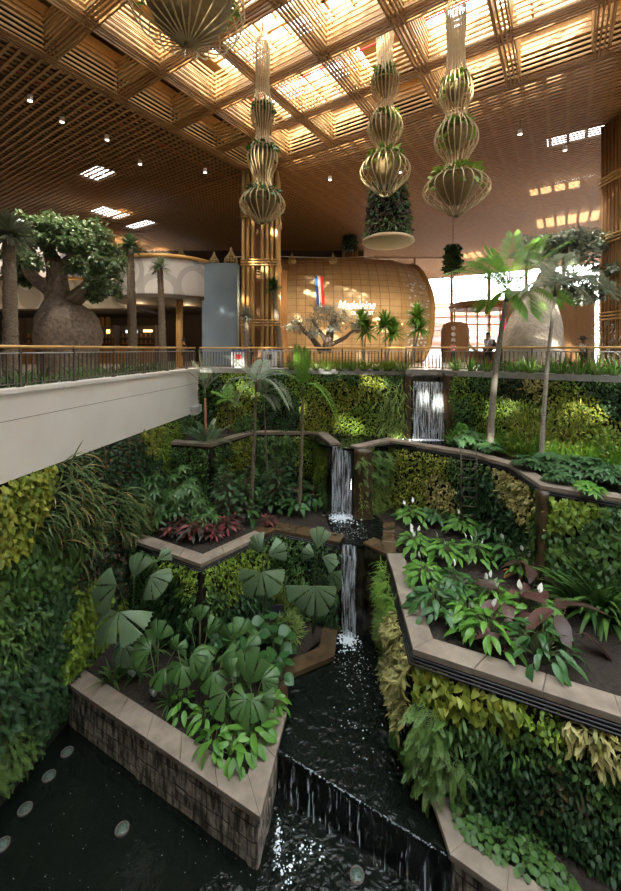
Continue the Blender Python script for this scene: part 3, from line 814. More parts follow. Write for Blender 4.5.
railing('gold topped railing across the back above the left green wall', [(-6.0, 21.1), (4.6, 18.95)], .16)
railing('gold topped railing over the high waterfall and along the right side', [(4.65, 18.95), (4.95, 19.15), (6.1, 19.0), (6.55, 18.5), (11.6, 14.85), (16.4, 11.6)], .17)

# ------------------------------------------------------------------ ceiling: two slat directions
AU = np.array((math.sin(math.radians(33.2)), math.cos(math.radians(33.2)))); AV = np.array((AU[1], -AU[0]))
RZ = np.array(((AV[0], AU[0], 0), (AV[1], AU[1], 0), (0, 0, 1)))     # columns: v axis, u axis, z
def uv(u, v, z): return np.array((u*AU[0]+v*AV[0], u*AU[1]+v*AV[1], z))
CZ = 12.0
def vslat(mb, u, v0, v1, z, w=.05, h=.1, m=0): mb.box(uv(u, (v0+v1)/2, z), (v1-v0, w, h), RZ, m)
def uslat(mb, v, u0, u1, z, w=.05, h=.1, m=0): mb.box(uv((u0+u1)/2, v, z), (w, u1-u0, h), RZ, m)
U1, V0 = 18.1, -16.3
U0, V1 = -9.0, 21.0
UF, VL = 62.0, -46.0
mb = MB()
for v in np.arange(VL, V0, .33): uslat(mb, v, U0, UF, CZ+.12, .10, .05)
for u in np.arange(U0, U1, .33): vslat(mb, u, VL, V0, CZ+.04, .10, .06)
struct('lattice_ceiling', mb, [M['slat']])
mb = MB()
for u in np.arange(U1+.1, UF, .25): vslat(mb, u, V0, 30, CZ+.04, .11, .05)
for v in np.arange(V0+.4, 30, .8): uslat(mb, v, U1, UF, CZ+.12, .16, .06)
for u in np.arange(U1+.1, UF, .33): vslat(mb, u, VL, V0, CZ+.04, .10, .06)
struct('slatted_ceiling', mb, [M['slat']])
STEP = (U1 - 9.7)/3
us = [U1 - STEP*k for k in range(0, 11)]; vs = [V0 + 2.9*k for k in range(0, 12)]
mb = MB()
zs = [CZ + .06 + .20*k for k in range(7)]
for u in us:
    if u < U0: continue
    for du in (-.27, .27):
        if u == U1 and du > 0: continue
        for z in zs: vslat(mb, u+du, V0, V1, z, .05, .085)
struct('coffered_ceiling', mb, [M['slat_lit']])
mb = MB()
for v in vs:
    for dv in (-.27, .27):
        if v == V0 and dv < 0: continue
        for z in zs: uslat(mb, v+dv, U0, U1, z+.003, .05, .085)
struct('crossing_ceiling', mb, [M['slat_lit']])
mb = MB()
for v in vs:
    for dv in (-.2, -.07, .07, .2): uslat(mb, v+dv, U0, U1, CZ-.05, .055, .08)
for u in us:
    for du in (-.2, -.07, .07, .2):
        if u >= U0: vslat(mb, u+du, V0, V1, CZ-.03, .055, .08)
struct('ceiling_beam', mb, [M['slat']])  # shaded copy of the slat wood darkens the coffer undersides
# roof: solid boards with openings for daylight
holes = set()
UR = -30.0
cu = lambda u: int(math.floor((u - UR)/1.5)); cv = lambda v: int(math.floor((v - VL)/1.5))
mb = MB()
def cells(u0, u1, v0, v1):
    for a in range(cu(u0), cu(u1)+1):
        for b in range(cv(v0), cv(v1)+1): holes.add((a, b))
for px, py in ((100,178),(585,133),(588,182),(472,232),(112,214),(140,226)):
    h = 2.1; d = F*(11+h)/(HY-py); x = (px-CX)/F*d
    u, v = x*AU[0]+d*AU[1], x*AV[0]+d*AV[1]
    cells(u-.3, u+.3, v-1.0, v+1.0)
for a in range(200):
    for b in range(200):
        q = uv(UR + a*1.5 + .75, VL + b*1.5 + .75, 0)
        if (q[0] > 14 and 3 < q[1] < 15 and q[0]/max(q[1], .1) > .95 and a % 2 == 0): holes.add((a, b))  # unseen openings added beyond the frame to light the right tree and walls
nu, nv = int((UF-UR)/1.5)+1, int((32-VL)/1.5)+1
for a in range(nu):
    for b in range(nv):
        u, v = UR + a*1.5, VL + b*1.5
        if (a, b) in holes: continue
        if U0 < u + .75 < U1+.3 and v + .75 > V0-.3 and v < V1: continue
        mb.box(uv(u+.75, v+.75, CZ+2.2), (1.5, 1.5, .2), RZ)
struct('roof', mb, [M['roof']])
mb = MB(); gl = MB(); fr = MB()
for i in range(len(us)-1):
    for j in range(len(vs)-1):
        u, v = (us[i]+us[i+1])/2, (vs[j]+vs[j+1])/2
        board = j == 0 or (i == 0 and j in (3, 6, 9)) or (i == 1 and j >= 9) or (i >= 5 and (j < 2 or j > 8)) or i >= 8  # cells out of view near the camera are closed to dim the lower garden
        if us[i] < U0: continue
        if board: mb.box(uv(u, v, CZ+2.3), (2.95, STEP+.05, .12), RZ)
        else:
            for dv in (-.75, .75): fr.box(uv(u, v+dv, CZ+2.5), (.10, STEP, .22), RZ)
            fr.box(uv(u+.3, v, CZ+2.3), (2.9, .10, .2), RZ)
            fr.box(uv(u, v-1.45, CZ+2.25), (.12, STEP, .45), RZ); fr.box(uv(u-STEP/2, v, CZ+2.25), (2.9, .12, .45), RZ)
            gl.box(uv(u, v, CZ+2.68), (2.9, STEP, .02), RZ)
mb.box(uv((U0+U1)/2, V0-.35, CZ+2.2), (.1, U1-U0, 2.0), RZ); mb.box(uv(U1+.35, (V0+V1)/2, CZ+2.2), (V1-V0, .1, 2.0), RZ)
struct('boarded_roof', mb, [M['roofboard']])
struct('skylight_window_frame', fr, [M['gold']])
def glass_mat():
    m = bpy.data.materials.new('clear_glass'); m.use_nodes = True
    nt = m.node_tree; out = nt.nodes['Material Output']; N = nt.nodes.new; L = nt.links.new
    tr = N('ShaderNodeBsdfTransparent'); tr.inputs[0].default_value = (.93,.95,.95,1); gl_ = N('ShaderNodeBsdfGlossy'); gl_.inputs['Roughness'].default_value = .02
    mx = N('ShaderNodeMixShader'); mx.inputs[0].default_value = .06
    L(tr.outputs[0], mx.inputs[1]); L(gl_.outputs[0], mx.inputs[2]); L(mx.outputs[0], out.inputs[0]); return m
M['glass'] = glass_mat()
struct('skylight_window_pane', gl, [M['glass']])
mb = MB()
for u in (U1-.55, U1-STEP-.55): mb.tube([uv(u, V0+1, CZ+1.45), uv(u, 12, CZ+1.45)], .035, 6)
mb.tube([uv(2, V0-2.4, CZ+.3), uv(U1+4, V0-2.4, CZ+.3)], .03, 6)
struct('red_ceiling_pipe', mb, [M['red_flag']])

# ------------------------------------------------------------------ columns of bundled poles
def column(name, label, c, w, z1, n=8, r=.105, depth=None, m='gold'):
    t = thing(name, label, 'column', (c[0], c[1], FL)); depth = depth or w
    k = 0
    for i in range(n):
        for j in range(n):
            if 0 < i < n-1 and 0 < j < n-1: continue
            if i in (n//2-1,) and j in (0,): continue
            x, y = -w/2 + w*i/(n-1), -depth/2 + depth*j/(n-1)
            mb = MB(); mb.tube([(x, y, 0), (x, y, (z1-FL)*.5), (x, y, z1-FL)], r, 8); mb.build('pole', [M[m]], t)
    mb = MB(); mb.box((0,0,(z1-FL)/2), (w*.55, depth*.55, z1-FL)); mb.build('core', [M['brownwood']], t)
    for z in (.3, 2.6, 6.3, 9.2):
        mb = MB()
        for k in range(3):
            zz = z + .16*k
            for sy in (-1, 1): mb.tube([(-w/2-.14, sy*(depth/2+.12), zz), (w/2+.14, sy*(depth/2+.12), zz)], .05, 6)
            for sx in (-1, 1): mb.tube([(sx*(w/2+.12), -depth/2-.14, zz), (sx*(w/2+.12), depth/2+.14, zz)], .05, 6)
        mb.build('collar', [M['gold']], t)
    return t
column('timber_column', 'tall golden column of bundled timber poles beside the blue panel', at(262, 345, 25), 2.05, CZ)
column('timber_column', 'tall brown column of bundled timber poles at the right edge', at(633, 345, 18.5), 1.6, CZ, m='brownwood')
column('timber_column', 'slim timber column standing behind the left bottle tree', at(104, 345, 36), 1.2, CZ, 4)
column('timber_column', 'slim timber column far behind the hanging green cone', at(350, 345, 42), 1.4, CZ, 4)

# ------------------------------------------------------------------ back of the hall
mb = MB(); mb.box((-22, 44, 7.2), (56, .4, 14.7)); struct('hall_back_wall', mb, [M['darkwall']])
mb = MB(); mb.box((-38, 24, 7.2), (.4, 44, 14.7)); struct('far_left_wall', mb, [M['darkwall']])
mb = MB(); mb.box((0, -15, 7.2), (80, .4, 14.7)); struct('wall_behind', mb, [M['darkwall']])
mb = MB(); mb.box((40, 15, 7.2), (.4, 64, 14.7)); struct('far_right_wall', mb, [M['darkwall']])
mb = MB(); mb.box((-38, -6, 7.2), (.4, 18, 14.7)); struct('near_left_wall', mb, [M['darkwall']])
mb = MB(); mb.box((0, -9.5, FL-.15), (78, 11, .3)); mb.box((-24, -1, FL-.15), (30.5, 6, .3)); mb.box((26, 0, FL-.15), (16, 10, .3)); struct('near_floor', mb, [M['floor']])
mb = MB(); mb.box((0, -4.1, -5.4), (40, .3, 10.4)); mb.box((-8.9, -.5, -5.4), (.3, 8, 10.4)); mb.box((18.3, 3, -5.4), (.3, 16, 10.4)); struct('near_retaining_wall', mb, [M['concrete']])
mb = MB(); mb.box((5, -.5, ZP-.06), (28, 7.2, .12)); struct('near_pool_water', mb, [M['water_calm']])
# window wall, back right
mb = MB()
x0, x1, yw = 8.0, 44.0, 47.0
for x in np.arange(x0, x1+.1, 4.5): mb.box((x, yw, 6), (.28, .3, 12.3))
for z in (1.6, 3.2, 4.8, 6.4, 8.0, 9.6): mb.box(((x0+x1)/2, yw, z), (x1-x0, .12, .09))
mb.box(((x0+x1)/2-1, yw+.2, 13.2), (x1-x0+3, .3, 2.6))
w = struct('window_1', mb, [M['brownwood']])
mb = MB(); mb.box(((x0+x1)/2, yw+.1, 6), (x1-x0, .03, 12.2)); mb.build('glass', [M['glass']], w)
mb = MB(); mb.prism([(-40, 47.5), (140, 47.5), (140, 200), (-40, 200)], -.4, -.2); struct('outside_ground', mb, [M['outside']])
t = thing('terminal_building', 'low building with reddish bands seen through the far windows', 'building', (22, 75, -.2))
for k in range(5):
    mb = MB(); mb.box((0, 0, 2.2+1.75*k), (60, 8, .8)); mb.build('band', [M['terracotta']], t)
    mb = MB(); mb.box((0, .4, 1.3+1.75*k), (60, 7, .95)); mb.build('window_band', [M['cloth_white']], t)
# soffit over the window wall
# brown curved wall, right
mb = MB()
def fn(u, v):
    a = -.3 + u*1.5
    return (17.2 + 7*math.sin(a)*1.0, 34 - 5*math.cos(a)*.8 , FL + 5.6*v)
mb.grid(fn, 24, 4); mb.grid(lambda u, v: (fn(u,v)[0]+.15, fn(u,v)[1]+.3, fn(u,v)[2]), 24, 4)
o = mb.build('curved_screen_wall', [M['brownwood']]); tag(o, 'brown curved timber wall behind the right bottle tree', 'wall panel')

# balcony with curved white front, left
mb = MB()
def bal(path, z0, z1, th=.25):
    wall_strip(mb, path, z0, z1, 0, th)
arc = [(-9.9 + 3.4*math.cos(a), 27.4 - 3.4*math.sin(a)*1.0) for a in np.linspace(PI, PI*.12, 18)]
straight = [(-34, 29.6), (-13.6, 28.6)]
t = thing('mezzanine', 'white balcony level with a curved front and gold rim on the left', 'balcony', (-12, 28, FL))
def lm(name, mats): 
    o = mb.build(name, mats, t); l = t.location; o.data.transform(Matrix.Translation((-l[0], -l[1], -l[2])))
    return o
def circles_mat():
    """white front with large pale overlapping rings"""
    m = mat('balcony_front', (.6,.58,.56), .8)
    nt = m.node_tree; b = nt.nodes['Principled BSDF']; N = nt.nodes.new; L = nt.links.new
    tc = N('ShaderNodeTexCoord'); wv = N('ShaderNodeTexVoronoi'); wv.inputs['Scale'].default_value = .42; wv.feature = 'F1'
    L(tc.outputs['Object'], wv.inputs['Vector'])
    cr = N('ShaderNodeValToRGB'); cr.color_ramp.interpolation = 'CONSTANT'
    cr.color_ramp.elements[0].color = (.52,.50,.48,1); cr.color_ramp.elements[1].position = .5; cr.color_ramp.elements[1].color = (.37,.355,.34,1)
    e = cr.color_ramp.elements.new(.62); e.color = (.52,.50,.48,1)
    L(wv.outputs['Distance'], cr.inputs['Fac']); L(cr.outputs['Color'], b.inputs['Base Color']); return m
M['balcony'] = circles_mat()
mb = MB(); bal(straight, 4.0, 6.1); bal(arc, 4.4, 6.65); lm('front', [M['balcony']])
mb = MB(); mb.prism([(-34, 29.7), (-13.6, 28.7), (-13.6, 36), (-34, 36)], 3.9, 4.1); mb.prism(arc + [(-6.6, 36), (-13.3, 36)], 4.2, 4.45); lm('floor_slab', [M['darkwall']])
mb = MB()
for path, z in ((straight, 6.2), (arc, 6.78)):
    mb.tube([(p[0], p[1]-.05, z) for p in path], .13, 8)
o = lm('rim', [M['rail_gold']]); o['label'] = 'gold balcony rim'
mb = MB(); mb.tube([(-8.6, 25.6, FL), (-8.6, 25.6, 4.4)], .22, 12); lm('support_post', [M['gold']])
# shops under and on the balcony
mb = MB(); mb.box((-20, 36.2, 2), (30, .3, 4.3)); struct('shop_wall', mb, [M['darkwall']])
M['lamp_warm'] = emis('warm_lamp', (1, .62, .25), 3.0)
M['lamp_cool'] = emis('cool_screen', (.75, .85, 1), 2.0)
M['lamp_pink'] = emis('pink_sign', (1, .15, .4), 2.0)
M['lamp_yellow'] = emis('yellow_sign', (1, .75, .1), 2.0)
def shop(label, px, py, d, w, h, items):
    c = at(px, 345, d); t = thing('shop_counter', label, 'shop counter', (c[0], c[1], FL))
    mb = MB(); mb.box((0, .5, .55), (w, 1, 1.1)); mb.box((0, .5, 1.13), (w+.1, 1.1, .06)); mb.build('counter', [M['brownwood']], t)
    mb = MB(); mb.box((0, 1.4, h/2), (w, .2, h)); mb.box((-w/2, .9, h/2), (.12, 1.1, h)); mb.box((w/2, .9, h/2), (.12, 1.1, h)); mb.build('back_panel', [M['darkwall']], t)
    for k, (x, z, sw, sh, m) in enumerate(items):
        mb = MB(); mb.box((x, 1.25, z), (sw, .08, sh)); mb.build('light_panel', [M[m]], t)
    mb = MB()
    for z in (1.6, 2.1):
        mb.box((0, 1.2, z), (w*.9, .3, .04))
        for k in range(8): mb.lathe([(.06, .02), (.07, .2), (.03, .28)], 8, (-w*.4+w*.8*k/7, 1.2, z))
    mb.build('shelf', [M['brownwood']], t)
shop('dim shop with a glowing menu board left of the slim palms', 132, 330, 30, 3.2, 3.0, [(-.6, 2.55, .9, .22, 'lamp_cool'), (.7, 2.6, .7, .18, 'lamp_warm'), (.2, .5, .1, .5, 'lamp_warm')])
shop('dim shop behind the left palm with a pink and a yellow sign', 36, 330, 30, 3.6, 3.6, [(-.1, 2.95, .5, .28, 'lamp_pink'), (.75, 3.0, .42, .4, 'lamp_yellow')])
shop('dim shop counter behind the left bottle tree with a small warm lamp', 100, 330, 31, 2.4, 3.0, [(0, 2.6, .25, .3, 'lamp_warm')])
# orange stair screens on the balcony
for px, lb in ((88, 'orange timber trellis rising on the balcony left of the slim column'), (120, 'orange timber trellis rising on the balcony right of the slim column'), (22, 'orange timber trellis behind the crown of the left palm')):
    c = at(px, 275, 31); t = thing('trellis_screen', lb, 'trellis', (c[0], c[1], 4.5))
    mb = MB()
    for x in (-1.2, -.6, 0, .6, 1.2): mb.box((x, 0, 1.7), (.14, .14, 3.4))
    mb.build('uprights', [M['gold']], t)
    mb = MB()
    for z in np.arange(.4, 3.4, .45): mb.box((0, -.08, z), (2.5, .06, .07))
    mb.beam((-1.3, -.1, 3.6), (1.3, -.1, 2.3), .16, .12); mb.build('slats', [M['gold']], t)

# blue panel and the timber wall beside it
c = at(221, 345, 26); mb = MB(); mb.box((0, 0, 0), (2.25, .7, 6.75))
for x in (-1.13, 1.13): mb.box((x, -.02, 0), (.05, .74, 6.8))
mb.box((0, -.01, 3.38), (2.3, .74, .06))
o = mb.build('blue_panel', [M['blue']], None, (c[0], c[1], FL+3.39)); tag(o, 'tall blue grey slab wall standing left of the golden column', 'wall panel')
mb = MB()
def tw(u, v):
    x = -5.0 + 3.3*u; return (x, 29.2 - 1.2*math.sin(u*1.6), FL + (7.3 - .5*u)*v)
mb.grid(tw, 14, 4)
for i in range(15): 
    p = tw(i/14, 0); mb.box((p[0], p[1]-.02, p[2]+(7.3-.5*i/14)/2), (.05, .06, 7.3-.5*i/14))
o = mb.build('timber_screen', [M['brownwood']]); tag(o, 'plain vertical timber wall between the golden column and the restaurant', 'wall panel')

# ------------------------------------------------------------------ restaurant shell
rs = thing('restaurant_pavilion', 'large rounded restaurant shell of tan mesh panels with a gold hoop end', 'pavilion', (.3, 31, FL))
HB = 8.7
def shell(u, v, k=0):
    """u along the front, v up: bulging front that rolls back at the top"""
    x = -5.6 + 14.1*u
    a = v*PI*.62
    top = HB + .35*math.sin(u*PI)
    z = top*(.5 - .5*math.cos(min(PI, a*1.6)))
    y = -1.25*math.sin(min(PI, a*1.6))*1.2 + (max(0, a*1.6-PI*.55))*2.2
    end = max(0, (u-.80)/.20)
    y += 1.8*end**2
    x += .9*end*math.sin(min(PI, a*1.6))
    return (x, y + k, z)
mb = MB(); mb.grid(shell, 40, 26); mb.build('shell', [M['tan']], rs)
mb = MB()
for i in range(0, 41, 1):
    if i % 2 == 0: mb.tube([shell(i/40, v, -.06) for v in np.linspace(0, 1, 22)], .018, 4)
for j in range(1, 24): mb.tube([shell(u, j/26, -.06) for u in np.linspace(0, 1, 36)], .012, 4)
mb.build('wire_grid', [M['wire']], rs)
mb = MB(); mb.tube([np.array(shell(1, v)) + np.array((.05, -.05, 0)) for v in np.linspace(0, .98, 30)], .26, 8); o = mb.build('hoop', [M['gold']], rs)
mb = MB(); mb.tube([np.array(shell(.86, v)) + np.array((.0, -.1, 0)) for v in np.linspace(0.05, .95, 30)], .06, 8); mb.build('inner_hoop', [M['gold']], rs)
mb = MB()
for k in range(60):
    u, v = rng.uniform(.88, .985), rng.uniform(.25, .72); p = np.array(shell(u, v)) + (0, -.1, 0); mb.box(p, (.16, .05, .12))
mb.build('mesh_tiles', [M['cloth_white']], rs)['kind'] = 'stuff'
mb = MB(); mb.tube([np.array(shell(u, .42)) + (0, -.16, 0) for u in np.linspace(.52, .9, 14)], .16, 8); mb.build('ledge', [M['tan']], rs)
for k in range(6):
    mb = MB(); mb.lathe([(.05,-.06),(.07,0),(.03,.06)], 8, tuple(np.array(shell(.55+.06*k, .40)) + (0,-.35,0))); mb.build('spot_lamp', [M['lamp_warm']], rs)
mb = MB()
for u0 in (.12, .2):
    for k in range(9):
        p = np.array(shell(u0 + .012*(k % 3), .50 + .018*k)) + (0, -.12, 0); mb.box(p, (.3, .03, .1))
mb.build('leaf_motif', [M['cane']], rs)
def lamp(x, y, z, e, r=.12, col=(1,.74,.42)):
    l = bpy.data.lights.new('warm_fill_light', 'POINT'); l.energy = e; l.shadow_soft_size = r; l.color = col
    o = bpy.data.objects.new('warm_fill_light', l); C.objects.link(o); o.location = (x, y, z); return o
for x in (-4, -1.5, 1, 3.5, 6, 8): lamp(x, 26.6, 4.4, LAMP*62)  # added fill without fixtures, brightens the restaurant front
for x in (-2.5, 1, 4.5, 8): lamp(x, 27.0, .6, LAMP*45)  # low fill row, also without fixtures, for the lower front
for x, y, z in ((-22, 27, 3.6), (-17, 27, 3.6), (-12, 27.5, 3.9), (-9, 28.5, 3.9)): lamp(x, y, z, LAMP*50)  # fill added to brighten the shops under the balcony, no fixtures
# small white spotlights hanging under the slats
dl = thing('ceiling_spotlight', '', 'ceiling light')
mb = MB(); mb.tube([(0,0,.0), (0,0,.7)], .015, 5); mb.build('cable', [M['black']], dl)
mb = MB(); mb.lathe([(.09,-.02),(.10,0),(.10,.2),(.03,.24)], 12); mb.build('housing', [M['white']], dl)
mb = MB(); mb.lathe([(.085,-.03),(.085,-.02)], 12); mb.build('lens', [emis('lamp_lens', (1,.9,.75), 6.0)], dl)
DL = [(62,94,17.5,'small white ceiling spotlight hanging high above the left bottle tree'),(30,130,16,'small white ceiling spotlight near the left edge under the dark lattice'),(107,131,19,'small white ceiling spotlight above the first slim palm'),
      (140,160,21.5,'small white ceiling spotlight above the curved balcony'),(205,150,22.5,'small white ceiling spotlight near the coffers above the blue panel'),(520,120,18.5,'small white ceiling spotlight above the right bottle tree'),(565,150,20,'small white ceiling spotlight left of the right column'),(400,165,22.5,'small white ceiling spotlight between the two rightmost basket planters'),(330,170,23.5,'small white ceiling spotlight above the restaurant flag')]
for i, (px, py, d, lb) in enumerate(DL):
    p = ((px-CX)/F*d, d, 11.2)
    if i == 0: dl.location = p; tag(dl, lb, 'ceiling light', 'ceiling spotlights')
    else: dup(dl, lb, p, group='ceiling spotlights')
    l = bpy.data.lights.new('ceiling_spotlight_beam', 'SPOT'); l.energy = LAMP*(1500,1300,900,450,350,1300,1300,700,450)[i]; l.spot_size = 1.5; l.spot_blend = .8; l.shadow_soft_size = .15; l.color = (1,.88,.72)
    o = bpy.data.objects.new('ceiling_spotlight_beam', l); C.objects.link(o); o.location = (p[0], p[1], 11.1)
    o.rotation_euler = (-.35, 0, 0) if False else (math.radians(14), 0, 0)
# sign
def text(s, size, name, parent, loc, mats, shear=0, ext=.02, sx=1):
    cu_ = bpy.data.curves.new(name, 'FONT'); cu_.body = s; cu_.size = size; cu_.extrude = ext; cu_.shear = shear; cu_.align_x = 'CENTER'; cu_.offset = 0.0
    cu_.materials.append(mats); o = bpy.data.objects.new(name, cu_); C.objects.link(o); o.parent = parent
    dg = bpy.context.evaluated_depsgraph_get(); me = bpy.data.meshes.new_from_object(o.evaluated_get(dg)); bpy.data.objects.remove(o)
    me.transform(Matrix.Rotation(PI/2, 4, 'X') @ Matrix.Diagonal((sx, 1, 1, 1)))
    o = bpy.data.objects.new(name, me); C.objects.link(o); o.parent = parent; o.location = loc; return o
M['sign'] = emis('lit_sign_letters', (1, .98, .94), 1.0)
c = at(356, 309, 29.0); sg = thing('restaurant_sign', 'white lit sign reading Madeleine on the restaurant front', 'sign', (c[0], c[1], c[2]))
text('Madeleine', .88, 'name_lettering', sg, (0, 0, 0), M['sign'], .35, .03, .78)
text('DE PROUST', .36, 'small_lettering', sg, (.45, 0, -.42), M['sign'], 0, .03, .9)
mb = MB(); mb.box((0, .06, .3), (2.9, .04, .03)); mb.box((.4, .06, -.3), (2.0, .04, .03)); mb.build('sign_rail', [M['wire']], sg)
# flag
c = at(319, 276, 28.6); fl = thing('hanging_flag', 'narrow blue white and red flag hanging on the restaurant front', 'flag', (c[0], c[1], c[2]))
for k, m in enumerate(('blue_flag', 'cloth_white', 'red_flag')):
    mb = MB(); f_ = lambda u, v, k=k: (-.32 + .20*(k+u) + .16*v, -.06*math.sin((k+u)*2.2 + v*3), -2.3*v)
    mb.grid(f_, 4, 12); mb.grid(lambda u, v: (f_(u,v)[0], f_(u,v)[1]+.012, f_(u,v)[2]), 4, 12); o = mb.build('stripe', [M[m]], fl); o['label'] = ('blue', 'white', 'red')[k] + ' stripe'
mb = MB(); mb.tube([(-.5, 0, .03), (.5, 0, .03)], .03, 6); mb.tube([(0, 0, .03), (0, 1.2, .1)], .02, 5); mb.build('flag_rod', [M['wire']], fl)
# lanterns and plants on the roof edges
lan = thing('onion_lantern', '', 'lantern')
mb = MB(); pr = [(.05, 1.15), (.08, .95), (.2, .7), (.42, .4), (.45, .2), (.25, 0)]
for k in range(14): mb.tube([(r*math.cos(k*PI/7), r*math.sin(k*PI/7), z) for r, z in pr], .022, 4)
for r, z in pr[2:]: mb.tube([(r*math.cos(a), r*math.sin(a), z) for a in np.linspace(0, 2*PI, 15)], .018, 4)
mb.build('cage', [M['cane']], lan)
mb = MB(); mb.lathe([(.22, .02), (.34, .2), (.3, .4), (.12, .62)], 12); mb.build('core', [M['bowl']], lan)
LN = [(181,262,27.0,'onion shaped cane lantern on the curved balcony rim left of the blue panel'),(231,263,26.0,'onion shaped cane lantern above the right edge of the blue panel'),
      (292,262,30.5,'onion shaped cane lantern on the restaurant roof nearest the golden column'),(333,262,31,'onion shaped cane lantern on the restaurant roof above the flag'),(214,263,26.0,'small cane lantern behind the top of the blue panel'),(158,262,27,'small cane lantern behind the curved balcony rim')]
for i, (px, py, d, lb) in enumerate(LN):
    p = at(px, py+2, d); s = 1.0 if i < 2 else .75
    if i == 0: lan.location = p; tag(lan, lb, 'lantern', 'onion lanterns on the roof edges')
    else: dup(lan, lb, p, sc=s, group='onion lanterns on the roof edges')
mb = MB(); mb.tube([at(*q) for q in ((232,257,28),(262,256,30),(300,257,32),(340,258,33),(375,256,33))], .035, 6)
o = mb.build('roof_cable', [M['cloth_white']]); tag(o, 'thin pale cable running above the restaurant roof', 'cable')

# pods beyond
def pod(label, px, d, w, h, m, ports):
    c = at(px, 345, d); t = thing('round_pod', label, 'kiosk', (c[0], c[1], FL))
    mb = MB(); prof = [(.80*w/2, 0), (w/2*.95, h*.12), (w/2, h*.45), (w/2*.97, h*.8), (w/2*.85, h*.94), (w/2*.5, h)]
    mb.lathe(prof, 24); mb.build('body', [M[m]], t)
    for x, z in ports:
        r = w/2; mb = MB(); y = -math.sqrt(max(.01, r*r-x*x))-.04
        mb.tube([(x+.16*math.cos(a), y, z+.16*math.sin(a)) for a in np.linspace(0, 2*PI, 13)], .03, 5); mb.box((x, y, z), (.18, .03, .18)); mb.build('porthole', [M['cloth_white']], t)
pod('brown rounded kiosk with three small round windows before the far glass', 455, 34, 2.4, 3.5, 'brownwood', [(-.55, 2.9), (-.55, 2.4), (-.55, 1.9)])
c = at(487, 345, 36); t = thing('timber_pergola', 'open timber frame with slim poles between the kiosk and the tall palm', 'pergola', (c[0], c[1], FL))
for x in (-3, -1.9, -.9, .2, 1.2, 2.2, 3.2):
    mb = MB(); mb.box((x, 0, 2.5), (.12, .12, 5.0)); mb.build('post', [M['gold']], t)
mb = MB()
for z in (3.4, 4.2, 5.0): mb.box((0, 0, z), (6.8, .12, .12))
mb.lathe([(2.9, 4.7), (3.1, 5.1), (2.6, 5.4)], 20, (.2, 1.5, .2)); mb.build('roof_ring', [M['brownwood']], t)
mb = MB(); mb.beam((-2.4, -.2, 2.0), (0, -.2, .1), .2, .2); mb.build('brace', [M['brownwood']], t)
mb = MB(); mb.box((.2, .1, .45), (6.6, .5, .9)); mb.build('counter', [M['brownwood']], t)
c = at(518, 326, 33); mb = MB(); mb.box((0, 0, 0), (3.0, .2, 1.05)); mb.box((0, -.02, .6), (3.1, .22, .12))
M['magenta'] = emis('magenta_sign', (.85, .02, .16), 1.0)
o = mb.build('shop_fascia', [M['magenta']], None, (c[0], c[1], c[2]+.0)); tag(o, 'magenta shop fascia board between the tall palm and the right bottle tree', 'sign')
mb = MB(); mb.box((0, 0, -.35), (2.8, .3, 2.6)); 
o2 = mb.build('fascia_support', [M['darkwall']], o, (0, .35, -1.4))

# ------------------------------------------------------------------ pendant baskets
def pendant(label, px, ytop, ybot, d, prof, bowls, nw=22, scale=None, fol='lime'):
    """prof: (y pixel, radius pixel) down the cane cage; bowls: (y top, y bottom, radius) of the planter bowls"""
    c = at(px, ytop, d); t = thing('hanging_planter', label, 'hanging planter', (c[0], c[1], c[2]))
    k = d/F
    pr = [(max(.03, r*k), -(y-ytop)*k) for y, r in prof]
    # smooth the profile
    zz = np.array([z for r, z in pr]); rr = np.array([r for r, z in pr]); zi = np.linspace(zz[0], zz[-1], 60)
    ri = np.interp(-zi, -zz, rr); ri = np.convolve(np.pad(ri, 2, mode='edge'), np.array((1,2,3,2,1))/9, 'valid'); ri[0] = rr[0]; ri[-1] = rr[-1]
    mb = MB(); wr = .019*max(1, d/13)
    for j in range(nw):
        a = 2*PI*j/nw; mb.tube(np.stack([ri*math.cos(a), ri*math.sin(a), zi], 1), wr, 4)
    for i in (0, 3, 20, 59):
        mb.tube([(ri[i]*math.cos(a), ri[i]*math.sin(a), zi[i]) for a in np.linspace(0, 2*PI, 25)], wr*.9, 4)
    mb.build('cage', [M['cane']], t)
    for y0, y1, r in bowls:
        za, zb = -(y0-ytop)*k, -(y1-ytop)*k; r *= k*.86
        mb = MB(); mb.lathe([(r*.93, za+.01), (r, za), (r*1.02, za-.05), (r*.95, za+(zb-za)*.35), (r*.72, za+(zb-za)*.7), (r*.3, za+(zb-za)*.96), (.05, zb)], 28); 
        mb.lathe([(r*1.04, za+.03), (r*1.06, za-.02), (r*1.0, za-.06)], 28); b = mb.build('bowl', [M['bowl']], t)
        n = int(150*max(1, r/.5)); a = rng.uniform(0, 2*PI, n); q = r*np.sqrt(rng.uniform(.2, 1.2, n))
        pos = np.stack([q*np.cos(a), q*np.sin(a), za + rng.uniform(0, .26, n) - (q > r)*rng.uniform(0, .45, n)], 1)
        dr = np.stack([np.cos(a), np.sin(a), rng.uniform(-.6, .8, n)], 1) + rnd(n, .3)
        mb = MB(); mb.scatter(T['heart'], frames(dr, rnd(n, .5)+(0,0,1), rng.uniform(.12,.25,n)), pos); mb.build('foliage', [G[fol]], b)
    mb = MB(); mb.tube([(0,0,0), (0,0,2.7)], .02, 6); mb.build('cable', [M['black']], t)
    mb = MB(); mb.lathe([(.05, -.05), (.09, .0), (.04, .08)], 12, (0, 0, zz[-1])); mb.build('finial', [M['bowl']], t)
    return t
